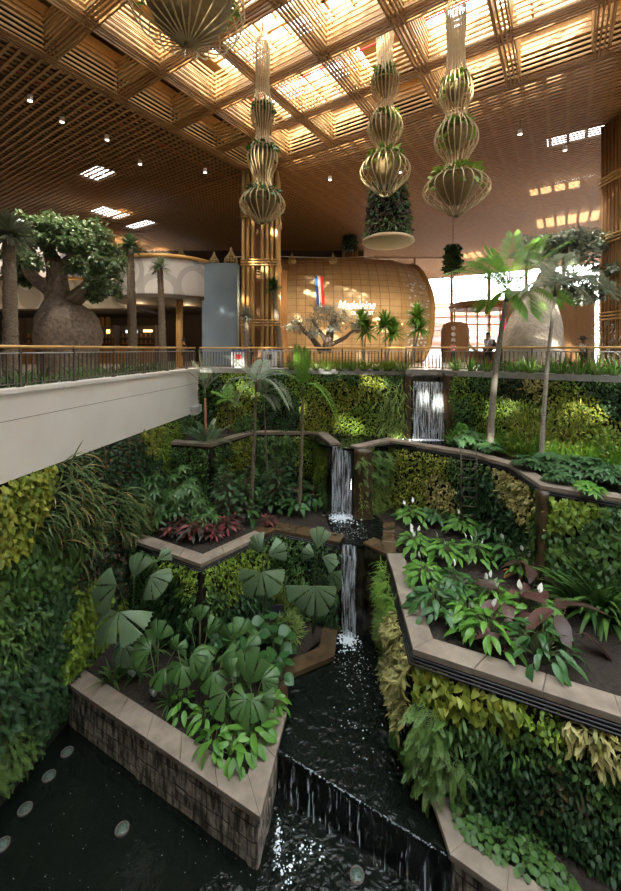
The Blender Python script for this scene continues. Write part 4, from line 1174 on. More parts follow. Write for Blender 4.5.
pendant('three tier cane basket planter hanging in front of the golden column', 262.5, 36, 222, 14.5,
        [(36,5.5),(42,7),(80,6.5),(96,7),(104,10),(112,12),(120,11),(130,7),(137,5),(143,9),(152,14),(160,16),(168,13),(178,8),(184,7),(190,12),(198,20),(205,24.5),(212,21),(218,12),(223,4)],
        [(112,129,10),(153,171,14),(197,218,18)], fol='mid')
pendant('three tier cane basket planter hanging straight above the mossy green cone', 385, 27, 194, 15,
        [(27,6),(34,9),(45,8),(64,7.5),(72,11),(82,14.5),(92,13),(102,7),(108,7),(116,13),(126,18),(134,17),(142,11),(147,6),(152,9),(160,19),(170,26),(178,24),(186,15),(194,6)],
        [(76,97,11),(121,140,14),(161,183,20)])
pendant('largest cane basket planter of three tiers at right with no green cone below', 456, 3, 216, 12.0,
        [(3,8),(8,10),(30,9),(50,8),(70,9),(82,14),(92,17),(102,15),(112,9),(118,9),(128,18),(138,22),(147,20),(157,12),(164,8),(170,10),(178,24),(188,34),(197,31),(205,20),(211,8),(216,4)],
        [(86,101,12),(131,150,15),(179,205,25)])
pendant('nearest cane basket planter seen from below and cut by the top edge', 188, -140, 44, 8.2,
        [(-140,10),(-100,12),(-80,30),(-60,28),(-50,14),(-40,16),(-20,44),(-5,55),(10,56),(24,50),(34,34),(41,14),(44,5)],
        [(-70,-55,20),(-12,39,50)], 26)

# green cone under the second basket
c = at(388, 240, 17); t = thing('hanging_green_cone', 'dark leafy cone hanging over a round tan tray below the second basket', 'hanging planter', c)
k = 17/F
mb = MB(); mb.lathe([(.9, .1), (1.1, .0), (1.13, -.1), (1.0, -.2), (.5, -.28), (.1, -.3)], 36); mb.build('tray', [M['tan']], t)
mb = MB(); mb.lathe([(.86, .1), (.78, 1.1), (.72, 2.2), (.3, 2.4)], 20); mb.build('core', [M['felt']], t)
n = 2600; z = rng.uniform(.1, 2.45, n); a = rng.uniform(0, 2*PI, n); r = .95 - .09*z + rng.normal(0,.04,n)
pos = np.stack([r*np.cos(a), r*np.sin(a), z], 1); nn = np.stack([np.cos(a), np.sin(a), 0*a], 1)
mb = MB(); h = (a > -9) & (rng.uniform(0,1,n) < .45)
mb.scatter(T['ovate'], frames(nn*.5+rnd(n,.4)-(0,0,.6), nn+rnd(n,.4)+(0,0,.4), rng.uniform(.12,.2,n))[h], pos[h], 0)
mb.scatter(T['ovate'], frames(nn*.5+rnd(n,.4)-(0,0,.6), nn+rnd(n,.4)+(0,0,.4), rng.uniform(.12,.2,n))[~h], pos[~h], 1)
mb.build('foliage', [G['mid'], leafmat('leaf_wine', [(.07,.03,.022),(.11,.05,.03),(.05,.07,.025)])], t)
mb = MB(); mb.tube([(0,0,2.4), (0,0,4.2)], .03, 6); mb.tube([(0,0,4), (0,0,12.5-c[2])], .02, 5); mb.build('cable', [M['black']], t)
for px, py, d, h_, lb in ((453, 300-28, 30, 2.1, 'small dark green hanging cone in front of the bright far windows'), (350, 250, 38, 1.9, 'small dark green hanging column above the restaurant roof')):
    c = at(px, py, d); t = thing('hanging_green_cone', lb, 'hanging planter', c)
    n = 700; z = rng.uniform(0, h_, n); a = rng.uniform(0, 2*PI, n); r = (.75 - .3*z/h_)*(.6+.4*np.sin(z*6)**2)
    pos = np.stack([r*np.cos(a), r*np.sin(a), z], 1); nn = np.stack([np.cos(a), np.sin(a), 0*a], 1)
    mb = MB(); mb.scatter(T['ovate'], frames(nn+rnd(n,.4)-(0,0,.6), nn+rnd(n,.4), rng.uniform(.2,.32,n)), pos); mb.build('foliage', [G['dark']], t)
    mb = MB(); mb.lathe([(.5,0),(.45,h_*.5),(.2,h_)], 12); mb.build('core', [M['felt']], t)
    mb = MB(); mb.tube([(0,0,h_), (0,0,12-c[2])], .02, 5); mb.build('cable', [M['black']], t)

# speaker box on the end of the white wall
c = at(193, 408, 20.3); t = thing('wall_box', 'two small grey boxes fixed at the end of the white wall', 'junction box', (wl(19.9)[0]+.02, 19.9, -2.1))
for k in (0, 1):
    mb = MB(); mb.box((.16, .5*k-.2, 0), (.32, .40, .42)); mb.box((.17, .5*k-.2, -.02), (.33, .36, .34)); mb.build('box', [M['greybox']], t)
mb = MB(); mb.tube([(.15, 0, -.2), (.2, 0, -.5), (.1, .1, -.9)], .06, 6); mb.build('conduit', [M['black']], t)
# ladder on the right green wall
p0, p1 = np.array((E[3][0]-.42, E[3][1]+.05)), np.array((E[3][0]+.12, E[3][1]-.1))
e_ = nrm(p1-p0); nn_ = np.array((e_[1], -e_[0])); q0, q1 = p0 + nn_*.42, p1 + nn_*.42
t = thing('wall_ladder', 'thin metal ladder fixed against the right green wall under the high waterfall', 'ladder', (q0[0], q0[1], Z2))
for q in (q0, q1):
    mb = MB(); mb.tube([(*(q-q0), -.1), (*(q-q0), 3.05), (*(q-q0-nn_*.3), 3.15)], .022, 6); mb.build('rail', [M['rail_grey']], t)
for z in np.arange(.25, 3.0, .36):
    mb = MB(); mb.tube([(0,0,z), (*(q1-q0), z)], .018, 6); mb.build('rung', [M['rail_grey']], t)
# garden spotlights in the stone planter
for px, py, lb in ((131, 678, 'small garden spotlight near the left corner of the stone planter'), (152, 698, 'small garden spotlight under the fan leaves on the stone planter')):
    c = on(px, py, 9.95); t = thing('garden_spotlight', lb, 'spotlight', (c[0], c[1], Z3-.02))
    mb = MB(); mb.tube([(0,0,-.1), (0,0,.14)], .02, 6); mb.box((0,0,.02), (.12,.12,.04)); mb.build('bracket', [M['black']], t)
    mb = MB(); mb.tube([(-.09,.06,.17), (.0,0,.19), (.12,-.07,.2)], [.05,.065,.07], 10); mb.build('lamp_head', [M['metal']], t)
mb = MB(); mb.box((0,0,0), (.5,.35,.04)); mb.box((0,.12,.14), (.46,.06,.3))
c = on(276, 618, 9.6); o = mb.build('irrigation_panel', [M['navy']], None, (c[0], c[1]+.6, Z3+.05)); tag(o, 'small dark blue utility box beside the feathery bush on the stone planter', 'utility box')

# ------------------------------------------------------------------ people
def person(label, px, d, top, bottom, hair='hair', skin='skin', walk=0, rz=0, extra=None, height=1.72, feet=None):
    c = at(px, 345, d); t = thing('person', label, 'person', (c[0], c[1], FL if feet is None else feet), None, rz, height/1.72)
    def skinned(name, vs, es, rs, m, sub=1):
        me = bpy.data.meshes.new(name); me.from_pydata(vs, es, []); me.materials.append(M[m])
        o = bpy.data.objects.new(name, me); C.objects.link(o); o.parent = t
        md = o.modifiers.new('Skin', 'SKIN'); md.use_smooth_shade = True
        for v, r in zip(me.skin_vertices[0].data, rs): v.radius = (r, r)
        me.skin_vertices[0].data[0].use_root = True
        s = o.modifiers.new('Sub', 'SUBSURF'); s.levels = s.render_levels = sub
        return o
    w = walk
    hipL, hipR = (-.10, 0, .90), (.10, 0, .90)
    kL, kR = (-.11, -.14*w, .48), (.11, .12*w, .49); aL, aR = (-.11, -.24*w, .07), (.11, .33*w, .08+.05*w)
    tL, tR = (-.11, -.24*w-.17, .03), (.11, .33*w-.15, .03)
    shL, shR = (-.19, .01, 1.40), (.19, .01, 1.40); eL, eR = (-.25, .12*w+.02, 1.13), (.25, -.10*w+.02, 1.13)
    hL, hR = (-.25, .0+.10*w-.10, .90), (.25, -.20*w-.10, .92)
    fL, fR = (-.25, .02*w-.17, .83), (.25, -.24*w-.17, .85)
    vs = [(0,0,.95), (0,.01,1.15), (0,.01,1.36), (0,.0,1.47), (0,-.01,1.56), (0,-.015,1.66), hipL, kL, aL, tL, hipR, kR, aR, tR, shL, eL, hL, fL, shR, eR, hR, fR]
    es = [(0,1),(1,2),(2,3),(3,4),(4,5),(0,6),(6,7),(7,8),(8,9),(0,10),(10,11),(11,12),(12,13),(2,14),(14,15),(15,16),(16,17),(2,18),(18,19),(19,20),(20,21)]
    rs = [.13,.125,.13,.055,.085,.075,.085,.06,.042,.035,.085,.06,.042,.035,.055,.042,.03,.028,.055,.042,.03,.028]
    skinned('body', vs, es, rs, skin, 2)
    sv = [(0,0,.93), (0,.01,1.15), (0,.01,1.38), (-.19,.01,1.40), (-.24,.08*w+.02,1.19), (.19,.01,1.40), (.24,-.07*w+.02,1.19)]
    skinned('shirt', sv, [(0,1),(1,2),(2,3),(3,4),(2,5),(5,6)], [.15,.15,.15,.072,.062,.072,.062], top, 2)
    lv = [(0,0,.97), hipL, kL, (aL[0], aL[1], aL[2]+.03), hipR, kR, (aR[0], aR[1], aR[2]+.03)]
    skinned('trousers', lv, [(0,1),(1,2),(2,3),(0,4),(4,5),(5,6)], [.14,.1,.075,.06,.1,.075,.06], bottom, 2)
    for sd, tt in ((aL, tL), (aR, tR)):
        mb = MB(); mb.box(((sd[0]+tt[0])/2, (sd[1]+tt[1])/2, .04), (.1, .28, .08)); mb.build('shoe', [M['black']], t)
    mb = MB(); mb.grid(lambda u, v: (.092*math.cos(u*2*PI)*math.sin(v*1.75), .01+.105*math.sin(u*2*PI)*math.sin(v*1.75), 1.635+.12*math.cos(v*1.75) + (.03 if math.sin(u*2*PI) < -.3 and v > .6 else 0)), 16, 8); mb.build('hair', [M[hair]], t)
    mb = MB(); mb.lathe([(.012,-.02),(.018,0),(.008,.025)], 8, (0,-.105,1.60)); mb.build('nose', [M[skin]], t)
    mb = MB()
    for x in (-.034, .034): mb.lathe([(.006,-.008),(.012,0),(.006,.008)], 8, (x,-.09,1.63))
    mb.build('eyes', [M['black']], t)
    if extra == 'backpack':
        mb = MB(); mb.lathe([(.08,0),(.17,.03),(.18,.25),(.14,.42),(.05,.46)], 14, (0,.24,.98)); mb.build('backpack', [M['navy']], t)
    if extra == 'cap':
        mb = MB(); mb.lathe([(.11,0),(.108,.06),(.07,.11),(.02,.12)], 14, (0,0,1.66)); mb.box((0,-.14,1.665), (.15,.13,.015)); mb.build('cap', [M['navy']], t)
    if extra == 'hat':
        mb = MB(); mb.lathe([(.30,0),(.29,.02),(.14,.04),(.13,.13),(.06,.16)], 18, (0,0,1.66)); mb.build('hat', [M['black']], t)
    return t
person('person in a grey shirt with dark backpack walking behind the right railing', 488, 20.5, 'shirt', 'navy', walk=1, rz=-1.2, extra='backpack', skin='skin2', height=2.0)
person('person in dark clothes with pink top by the brown kiosk', 453, 30, 'pink', 'navy', rz=.3, skin='skin2')
person('person in a dark cap and dark top behind the railing left of the blue panel', 184, 23.5, 'navy', 'navy', rz=-1.4, extra='cap')
person('person in dark clothes standing in front of the golden column foot', 250, 23.2, 'navy', 'navy', rz=1.2, skin='skin2')
person('person with a wide black hat and white top behind the right railing', 583, 20.0, 'cloth_white', 'navy', rz=.6, extra='hat', skin='skin2')
# bins behind the back railing
for px, lb, m in ((239, 'white bin with blue lid behind the back railing near the golden column', 'cloth_white'), (270, 'grey bin behind the back railing right of the golden column', 'greybox')):
    c = at(px, 345, 22.6); t = thing('waste_bin', lb, 'bin', (c[0], c[1], FL))
    mb = MB(); mb.box((0,0,.5), (.8,.5,1.0)); mb.build('body', [M[m]], t)
    mb = MB(); mb.box((0,0,1.04), (.84,.54,.1)); mb.build('lid', [M['blue_flag']], t)
    mb = MB(); mb.box((0,-.26,.7), (.3,.02,.3)); mb.build('label_panel', [M['red_flag'] if m == 'cloth_white' else M['navy']], t)
# ------------------------------------------------------------------ living wall patches (photo places give each kind's centre)
WLg = [wl(4.4, -.02), wl(20.7, -.02)]
living_wall([wl(5.6), wl(20.6)], ZP+.5, -2.28, [
 (22,490,'heart_yellow','yellow green heart leaves high on the left wall under the white parapet'),
 (8,520,'heart_yellow','yellow green heart leaves at the left edge of the picture'),
 (62,490,'strap','large clump of arching strap leaves spilling down the left wall'),
 (75,530,'strap','lower end of the arching strap leaves on the left wall'),
 (100,462,'small_dark','small dark leaves with orange flecks below the white parapet'),
 (125,448,'small_dark','small dark leaves along the foot of the white parapet nearer the terraces'),
 (150,432,'small_yellow','yellow green leaves below the far end of the white parapet'),
 (168,440,'small_lime','lime leaves below the end of the white parapet'),
 (122,520,'strap','second clump of arching strap leaves left of the L-shaped coping'),
 (140,480,'small_deep','deep green small leaves left of the umbrella leaved shrub'),
 (98,545,'pink','dark leaves dotted with pink flowers between the two strap clumps'),
 (112,560,'pink','dark leaves with pink dots beside the big fan leaves'),
 (18,575,'heart_mid','broad mid green heart leaves at mid height of the left wall'),
 (55,570,'heart_mid','broad mid green heart leaves below the large strap clump'),
 (45,600,'heart_dark','dark heart leaves at mid height of the left wall'),
 (78,620,'heart_lime','lime heart leaves left of the big fan leaves'),
 (72,655,'heart_lime','lime heart leaves beside the stone planter corner'),
 (22,625,'lance_mid','narrow lance leaves at the left edge of the wall'),
 (40,655,'heart_dark','dark heart leaves low on the left wall'),
 (15,690,'fern_dark','dark hanging ferns low at the left edge'),
 (40,705,'fern_dark','dark hanging ferns just above the pool on the left wall'),
 (10,750,'fern_low','green fern fringe touching the pool at the left edge'),
 (65,690,'small_deep','deep green leaves next to the stone planter end'),
 (185,425,'small_mid','mid green leaves at the far end of the left wall'),
], 1, .26, dens=1.15, taper=2.0)
living_wall(WBK, Z1-.05, -.22, [
 (215,392,'small_mid','mid green leaves on the back wall beside the white wall end'),
 (215,378,'small_dark','dark leaves under the back railing at its left end'),
 (240,405,'small_yellow','yellow leaves on the back wall behind the drooping palm'),
 (235,380,'small_lime','lime leaves high on the back wall above the drooping palm'),
 (275,395,'small_mid','mid green leaves on the back wall between the two slim palms'),
 (285,420,'small_deep','deep green leaves low on the back wall between the two slim palms'),
 (310,380,'small_lime','lime leaves on the back wall behind the upright palm frond'),
 (318,415,'small_yellow','yellow leaves low on the back wall right of the slim palm'),
 (345,390,'small_yellow','sunlit yellow green leaves in the middle of the back wall'),
 (372,385,'small_yellow','sunlit yellow green leaves left of the hanging grass'),
 (365,415,'small_lime','lime leaves low on the back wall over the upper pool'),
 (340,372,'small_mid','mid green leaves under the rim in the middle of the back wall'),
 (402,395,'hanggrass','pale hanging grass left of the high waterfall'),
 (390,418,'hanggrass','pale hanging grass over the upper pool'),
 (390,372,'small_mid','mid green leaves under the rim above the hanging grass'),
], 2, .2)
living_wall(WBK2, Z1-.05, -.22, [
 (465,390,'small_lime','lime leaves on the back wall right of the high waterfall'),
 (460,410,'small_mid','mid green leaves low beside the brown stone pier'),
 (480,385,'small_mid','mid green leaves left of the tall leaning palm trunk'),
 (490,405,'small_lime','lime leaves behind the tall leaning palm trunk'),
 (515,385,'small_dark','dark leaves with orange flecks between the two right palm trunks'),
 (525,400,'feather','feathery yellow green growth between the two right palm trunks'),
 (535,384,'small_cream','cream leaves high between the two right palm trunks'),
 (565,400,'small_yellow','sunlit yellow leaves right of the second palm trunk'),
 (570,382,'small_lime','lime leaves under the railing right of the second palm trunk'),
 (590,410,'small_yellow','sunlit yellow leaves low on the right back wall'),
 (612,395,'small_deep','deep green leaves on the back wall at the right edge'),
 (600,380,'small_mid','mid green leaves high on the back wall near the right edge'),
], 3, .22)
living_wall(offset_path(D, .05), Z2-.1, Z1-.18, [
 (185,460,'small_mid','mid green leaves on the wall under the upper left coping'),
 (215,470,'small_mid','deep green leaves behind the umbrella leaved shrub'),
 (240,452,'small_yellow','yellow leaves under the bend of the upper left coping'),
 (245,480,'glossy','deep green leaves on the wall left of the slim palm trunk'),
 (275,450,'heart_mid','mid green round leaves under the upper left coping'),
 (285,475,'heart_dark','deep green leaves between the two slim palm trunks'),
 (270,500,'heart_dark','deep green leaves low between the two slim palm trunks'),
 (318,470,'small_lime','lime leaves on the wall just left of the middle waterfall'),
 (312,450,'small_lime','lime leaves high on the wall left of the middle waterfall'),
 (322,495,'small_mid','mid green leaves low beside the middle waterfall'),
], 4, .3)
living_wall(offset_path(E, .05)[0:], Z2-.1, Z1-.25, [
 (376,460,'fern','light green fern fronds right of the tall stone pier'),
 (378,490,'feather','feathery green growth low right of the tall stone pier'),
 (405,460,'small_yellow','yellow leaves under the coping below the high waterfall'),
 (412,490,'small_yellow','yellow leaves left of the wall ladder'),
 (435,462,'small_yellow','yellow leaves behind the wall ladder'),
 (440,495,'small_cream','cream leaves behind the lower half of the ladder'),
 (470,468,'small_mid','mid green leaves right of the wall ladder'),
 (480,490,'lance_dark','dark hanging narrow leaves in the middle of the right wall'),
 (472,515,'lance_dark','dark narrow leaves behind the peace lilies'),
 (515,485,'small_cream','cream and yellow leaves in the bend of the right wall'),
 (525,500,'small_cream','cream leaves left of the thin stone pier'),
 (520,530,'small_deep','deep green leaves low left of the thin stone pier'),
 (570,515,'heart_lime','overlapping lime ivy leaves right of the thin stone pier'),
 (605,530,'heart_mid','overlapping mid green ivy leaves near the right edge'),
 (575,545,'heart_mid','overlapping mid green ivy leaves above the strap leaved clump'),
], 5, .2)
living_wall(offset_path(A[:3]+AW, .05), Z3-.1, Z2-.2, [
 (120,570,'small_deep','deep green leaves on the wall behind the big fan leaves'),
 (150,580,'small_mid','mid green leaves under the left arm of the L-shaped coping'),
 (175,600,'glossy','dark glossy drooping leaves under the L-shaped coping'),
 (165,625,'glossy','dark glossy leaves low behind the stone planter'),
 (200,575,'small_lime','lime leaves under the corner of the L-shaped coping'),
 (210,600,'small_mid','mid green leaves below the corner of the L-shaped coping'),
 (230,580,'small_lime','lime leaves under the right arm of the L-shaped coping'),
 (225,620,'glossy','dark glossy leaves behind the fan leaves of the stone planter'),
 (255,600,'lance_dark','dark narrow leaves behind the middle fan leaves'),
 (285,555,'small_mid','mid green leaves under the wet brown coping'),
 (285,590,'feather','fine green growth between the two fan palms'),
 (300,575,'lance_mid','narrow green leaves beside the right fan palm'),
 (322,570,'small_deep','deep green leaves left of the low waterfall'),
 (320,600,'lance_dark','dark narrow leaves low left of the low waterfall'),
], 6, .3)
living_wall(offset_path(B[:3], .05) , ZW3, Z2-.3, [
 (380,575,'grass_bright','bright grassy leaves at the top of the wall beside the low waterfall'),
 (385,600,'grass_bright','feathery light green leaves along the dark channel'),
 (395,640,'feather','feathery yellow green leaves under the narrow coping'),
 (385,650,'feather','feathery green leaves above the middle of the channel'),
 (400,670,'lance_cream','straw coloured narrow leaves at the coping bend'),
 (390,690,'heart_mid','ivy leaves low along the dark channel'),
 (405,730,'heart_mid','ivy leaves hanging to the water of the channel'),
], 7, .5, dens=1.35)
living_wall(offset_path(B[2:], .05), Z3-.05, Z2-.32, [
 (430,680,'heart_yellow','yellow green leaves at the corner under the wide coping'),
 (470,690,'heart_yellow','yellow green leaves in a broad band under the wide coping'),
 (510,705,'heart_yellow','yellow green leaves at the right end of the yellow band'),
 (425,710,'fern','light green fern fronds hanging at the wall corner'),
 (440,745,'fern','light green fern fronds hanging over the foot coping'),
 (415,735,'fern','light green ferns hanging over the channel'),
 (480,735,'lance_mid','mid green narrow leaves below the yellow band'),
 (500,760,'small_deep','deep green leaves in the middle of the right front wall'),
 (540,740,'small_mid','mid green small leaves right of the yellow band'),
 (560,780,'small_dark','dark small leaves with orange flecks on the right front wall'),
 (595,770,'small_mid','mid green small leaves at the right edge of the front wall'),
 (545,715,'small_lime','lime leaves under the wide coping right of the yellow band'),
 (590,725,'lance_cream','cream narrow leaves under the wide coping near the right edge'),
 (610,745,'lance_cream','cream narrow leaves at the right edge of the front wall'),
 (470,780,'small_deep','deep green leaves low on the right front wall'),
 (590,830,'small_deep','deep green leaves at the foot of the front wall near the right edge'),
 (540,820,'small_deep','deep green leaves low in the middle of the front wall'),
], 8, .3, dens=1.15)

# ------------------------------------------------------------------ plants
def mid(px, py, z0, h):
    """place a plant so that its point h above the bed shows at the given place"""
    p = on(px, py, EYE - z0 - h); return np.array((p[0], p[1], z0))
def petiolate(name, label, cat, loc, n, h, spread, tpl, size, mats, group=None, stem='stem', fill=0, rise=.55, droop=.35, lean=(0,0), up=.9, flowers=0, extra=None, rs=.012):
    t = thing(name, label, cat, loc, group)
    st, fo, pos, dr, nn = MB(), MB(), [], [], []
    for i in range(n):
        a = i*2.4 + rng.uniform(-.4,.4); q = spread*math.sqrt((i+.6)/n)*rng.uniform(.75,1.1)
        zz = h*(1 - .55*(q/spread)**1.6)*rng.uniform(.8,1.08)*(1 - fill*rng.uniform(0,1))
        e = np.array((math.cos(a)*q + lean[0]*zz, math.sin(a)*q + lean[1]*zz, zz))
        b = np.array((math.cos(a)*.05, math.sin(a)*.05, -.03)); m_ = b*.4+e*.5 + (0,0,zz*.18)
        st.tube([b, m_, e], [rs, rs*.8, rs*.6], 4)
        o = np.array((math.cos(a), math.sin(a), rise - droop - q/spread*.5))
        pos.append(e); dr.append(o + rng.normal(0,.18,3)); nn.append(np.array((math.cos(a)*.35, math.sin(a)*.35 - .25, up)) + rng.normal(0,.2,3))
    st.build('stem', [M[stem]], t)
    fo.scatter(T[tpl], frames(np.array(dr), np.array(nn), rng.uniform(*size, n)), np.array(pos)); fo.build('foliage', mats, t)
    for k in range(flowers):
        a, q = rng.uniform(0, 2*PI), rng.uniform(.05, spread*.6); zz = h*rng.uniform(1.05, 1.3)
        e = np.array((q*math.cos(a), q*math.sin(a), zz)); fm = MB()
        fm.scatter(leaf_tpl(.55, 4, .25, .1), frames(np.array([(math.cos(a)*.3, math.sin(a)*.3, 1)]), np.array([(.2,-1,.2)]), [.21]), e[None]); fm.tube([e, e+(0,-.01,.09)], .012, 5)
        f = fm.build('flower', [M['spathe']], t); f['label'] = 'white flower spathe'
        sm = MB(); sm.tube([(0,0,0), e*.5+(0,0,.05), e], .008, 4); sm.build('flower_stalk', [M['stem']], f)
    return t
def copies(src, items, group, rng_s=(.85,1.15)):
    for p, lb in items:
        dup(src[int(rng.integers(len(src)))], lb, p, rng.uniform(0, 6.28), rng.uniform(*rng_s), group)

def bedpt(px, t, z0, front=None, back=None):
    """between the coping (0) and the wall behind the bed (1)"""
    ys = []
    for path in (front or E, back or WBK2):
        h = ray_wall(path, px, 400); ys.append(path_pt(path, max(0, h[0]))[0][1])
    d = ys[0] + (ys[1]-ys[0])*t
    return np.array(((px-CX)/F*d, d, z0))
# peace lilies, middle right bed
g = 'peace lilies in the middle right bed'; SB = Z2-.12
pls = [(412,512,'peace lily clump nearest the middle waterfall in the right bed'),
 (436,512,'peace lily clump under the foot of the ladder'),(462,522,'peace lily clump right of the ladder foot'),
 (490,528,'peace lily clump behind the others near the dark wall leaves'),(416,540,'peace lily clump beside the wet brown coping with several white flowers'),
 (446,548,'peace lily clump with white flowers in the middle of the bed'),(475,548,'peace lily clump with a tall dark leaf right of the bed middle'),
 (425,570,'peace lily clump leaning on the narrow part of the coping'),(455,578,'peace lily clump in the centre of the right bed'),
 (436,598,'peace lily clump spreading over the coping bend'),(466,608,'peace lily clump over the wide coping left of the bare soil'),
 (490,590,'peace lily clump with white flowers beside the bare soil'),(488,625,'peace lily clump reaching lowest over the wide coping'),
 (508,550,'peace lily clump left of the thin stone pier'),(540,640,'large leaved peace lily standing alone between the purple leaved plants'),
 (530,610,'peace lily with one white bud behind the large leaved one'),(525,560,'peace lily in front of the thin stone pier')]
var = []
for i, (px, py, lb) in enumerate(pls):
    p = mid(px, py, SB, .45)
    if i < 5: var.append(petiolate('peace_lily', lb, 'plant', p, 58, .64, .62, 'big', (.25,.40), [G['bright'] if i % 2 == 0 else G['glossy']], g, flowers=(2,1,1,0,4)[i]))
    else: dup(var[(0,4,2,1,3)[i % 5]], lb, p, rng.uniform(0,6.28), 1.15 if 'large' in lb else rng.uniform(.9,1.1), g)
g = 'purple leaved cannas in the right bed'
cs = [(505,600,'purple leaved canna at the edge of the bare soil'),(530,575,'purple leaved canna behind the bare soil'),(556,625,'purple leaved canna drooping toward the coping beside the strap leaved clump'),(500,632,'small purple leaved plant leaning over the coping')]
for i, (px, py, lb) in enumerate(cs):
    p = mid(px, py, SB, .4)
    if i == 0: cv = petiolate('canna', lb, 'plant', p, 8, .75, .38, 'big', (.5,.75), [G['purple']], g, 'stem_brown')
    else: dup(cv, lb, p, i*1.7, (1.25,1.15,1.45,.8)[i], g)
petiolate('bromeliad', 'small orange leaved rosette on the bare soil behind the peace lilies', 'plant', mid(518,570,SB,.2), 14, .22, .18, 'lance', (.3,.4), [G['orange']], None, rise=.9)
def strapclump(name, label, loc, n, L, tpl='strapwide', mats=None, group=None, up=.5, sq=.35, cat='plant'):
    t = thing(name, label, cat, loc, group); a = rng.uniform(0, 2*PI, n); el = rng.uniform(.15, 1.35, n)
    d = np.stack([np.cos(a)*np.cos(el), np.sin(a)*np.cos(el), np.sin(el)], 1)
    nn = np.stack([-np.cos(a)*np.sin(el), -np.sin(a)*np.sin(el), np.cos(el)], 1)
    pos = np.stack([np.cos(a)*sq*rng.uniform(0,1,n), np.sin(a)*sq*rng.uniform(0,1,n), rng.uniform(0,.05,n)], 1)
    mb = MB(); mb.scatter(T[tpl], frames(d, nn, rng.uniform(.6,1.05,n)*L), pos); mb.build('foliage', mats or [G['mid']], t)
    mb = MB(); mb.lathe([(sq*.5, -.05), (sq*.4, .1), (sq*.15, .22)], 10); mb.build('crown_base', [M['stem']], t)
    return t
strapclump('bush_lily', 'very large dark strap leaved clump at the right edge of the right bed', mid(600,592,SB,.45), 260, 1.6, mats=[G['mid'], ], sq=.75)
strapclump('bush_lily', 'dark strap leaved clump behind the very large one at the right edge', mid(590,568,SB,.3), 90, 1.1, mats=[G['dark']], sq=.4)

# middle left bed
SL = Z2-.12
def dep(px, d, z0): return np.array(((px-CX)/F*d, d, z0))
def palmshrub(label, p, n, h, sp, size, mats, group=None):
    t = petiolate('umbrella_shrub', label, 'shrub', p, n, h, sp, 'palmate', size, mats, group, 'stem_brown', .75 if h > 1.5 else .3, rise=.2, droop=.3)
    return t
palmshrub('large umbrella leaved shrub in the corner of the middle left bed', dep(180,15.7,SL), 62, 2.7, .85, (.38,.5), [G['fan']], None)
palmshrub('umbrella leaved shrub beside the white wall behind the L-shaped coping', dep(150,15.4,SL), 40, 2.5, .6, (.36,.48), [G['fan']], None)
palmshrub('low umbrella leaved shrub behind the red leaved plants', dep(203,15.2,SL), 26, 1.35, .6, (.3,.4), [G['mid']], None)
petiolate('rubber_shrub', 'upright dark round leaved shrub left of the slim palm trunk', 'shrub', dep(225,16.0,SL), 190, 2.5, .6, 'ovate', (.2,.3), [G['dark']], None, 'stem_brown', .85, rs=.008)
petiolate('rubber_shrub', 'upright dark round leaved shrub between the two slim palm trunks', 'shrub', dep(277,17.4,SL), 230, 2.7, .7, 'ovate', (.2,.3), [G['dark']], None, 'stem_brown', .85, rs=.008)
petiolate('rubber_shrub', 'dark shrub in front of the bend of the upper left coping', 'shrub', dep(246,16.9,SL), 170, 2.4, .55, 'ovate', (.2,.3), [G['glossy']], None, 'stem_brown', .85, rs=.008)
g = 'red leaved cordylines behind the L-shaped coping'
cd = [(184,520,'red leaved cordyline farthest left behind the L-shaped coping'),(202,511,'brightest red leaved cordyline near the coping corner'),(203,527,'dark red cordyline right in the coping corner'),
 (222,510,'pink and red leaved cordyline in the middle of the row'),(228,522,'dark red cordyline close to the right arm of the coping'),(242,505,'red leaved cordyline in front of the slim palm trunk'),
 (170,525,'small dark cordyline at the left arm of the coping'),(290,489,'red leaved cordyline between the heart leaved plants'),(313,487,'red leaved cordyline nearest the middle waterfall'),(215,528,'small cordyline low at the coping'),(192,527,'dark cordyline left of the coping corner'),(178,512,'tall red cordyline under the large umbrella leaved shrub'),(212,518,'pink streaked cordyline behind the coping corner'),(234,513,'dark leaved cordyline between the pink one and the palm trunk'),(268,515,'small red cordyline by the right arm of the coping')]
for i, (px, py, lb) in enumerate(cd):
    p = mid(px, py, SL, .45)
    if i == 0: cv = petiolate('cordyline', lb, 'plant', p, 40, .62, .26, 'lance', (.34,.52), [G['red']], g, 'stem_brown', rise=.75, droop=.35)
    else: dup(cv, lb, p, i*1.3, (1,1.1,1,1.1,1,1,.75,.9,.9,.7,1,1.2,1.05,1,.7)[i], g)
g = 'heart leaved plants in the middle left bed'
hp = [(262,494,'heart leaved plant at the foot of the slim palm trunk'),(280,490,'heart leaved plant with one bright leaf between the palm trunks'),(296,505,'heart leaved plant overhanging the wet coping'),(232,495,'dark heart leaved plant behind the cordylines'),(250,512,'heart leaved plant at the right arm of the coping'),(308,500,'heart leaved plant at the end of the wet coping'),(272,503,'low heart leaved plant in front of the thin young palm'),(218,500,'dark heart leaved plant behind the brightest cordyline'),(240,488,'tall heart leaved plant under the dark shrub'),(300,488,'heart leaved plant behind the palm with the upright frond')]
for i, (px, py, lb) in enumerate(hp):
    p = mid(px, py, SL, .4)
    if i == 0: cv = petiolate('elephant_ear', lb, 'plant', p, 12, .7, .5, 'bigheart', (.38,.55), [G['glossy']], g)
    else: dup(cv, lb, p, i*2.1, (1,1.05,.95,.9,.85,.9,.85,.9,1.1,1)[i], g)
petiolate('elephant_ear', 'single bright leaf plant beside the middle waterfall', 'plant', mid(323,494,SL,.5), 4, .6, .3, 'bigheart', (.4,.5), [G['bright']])

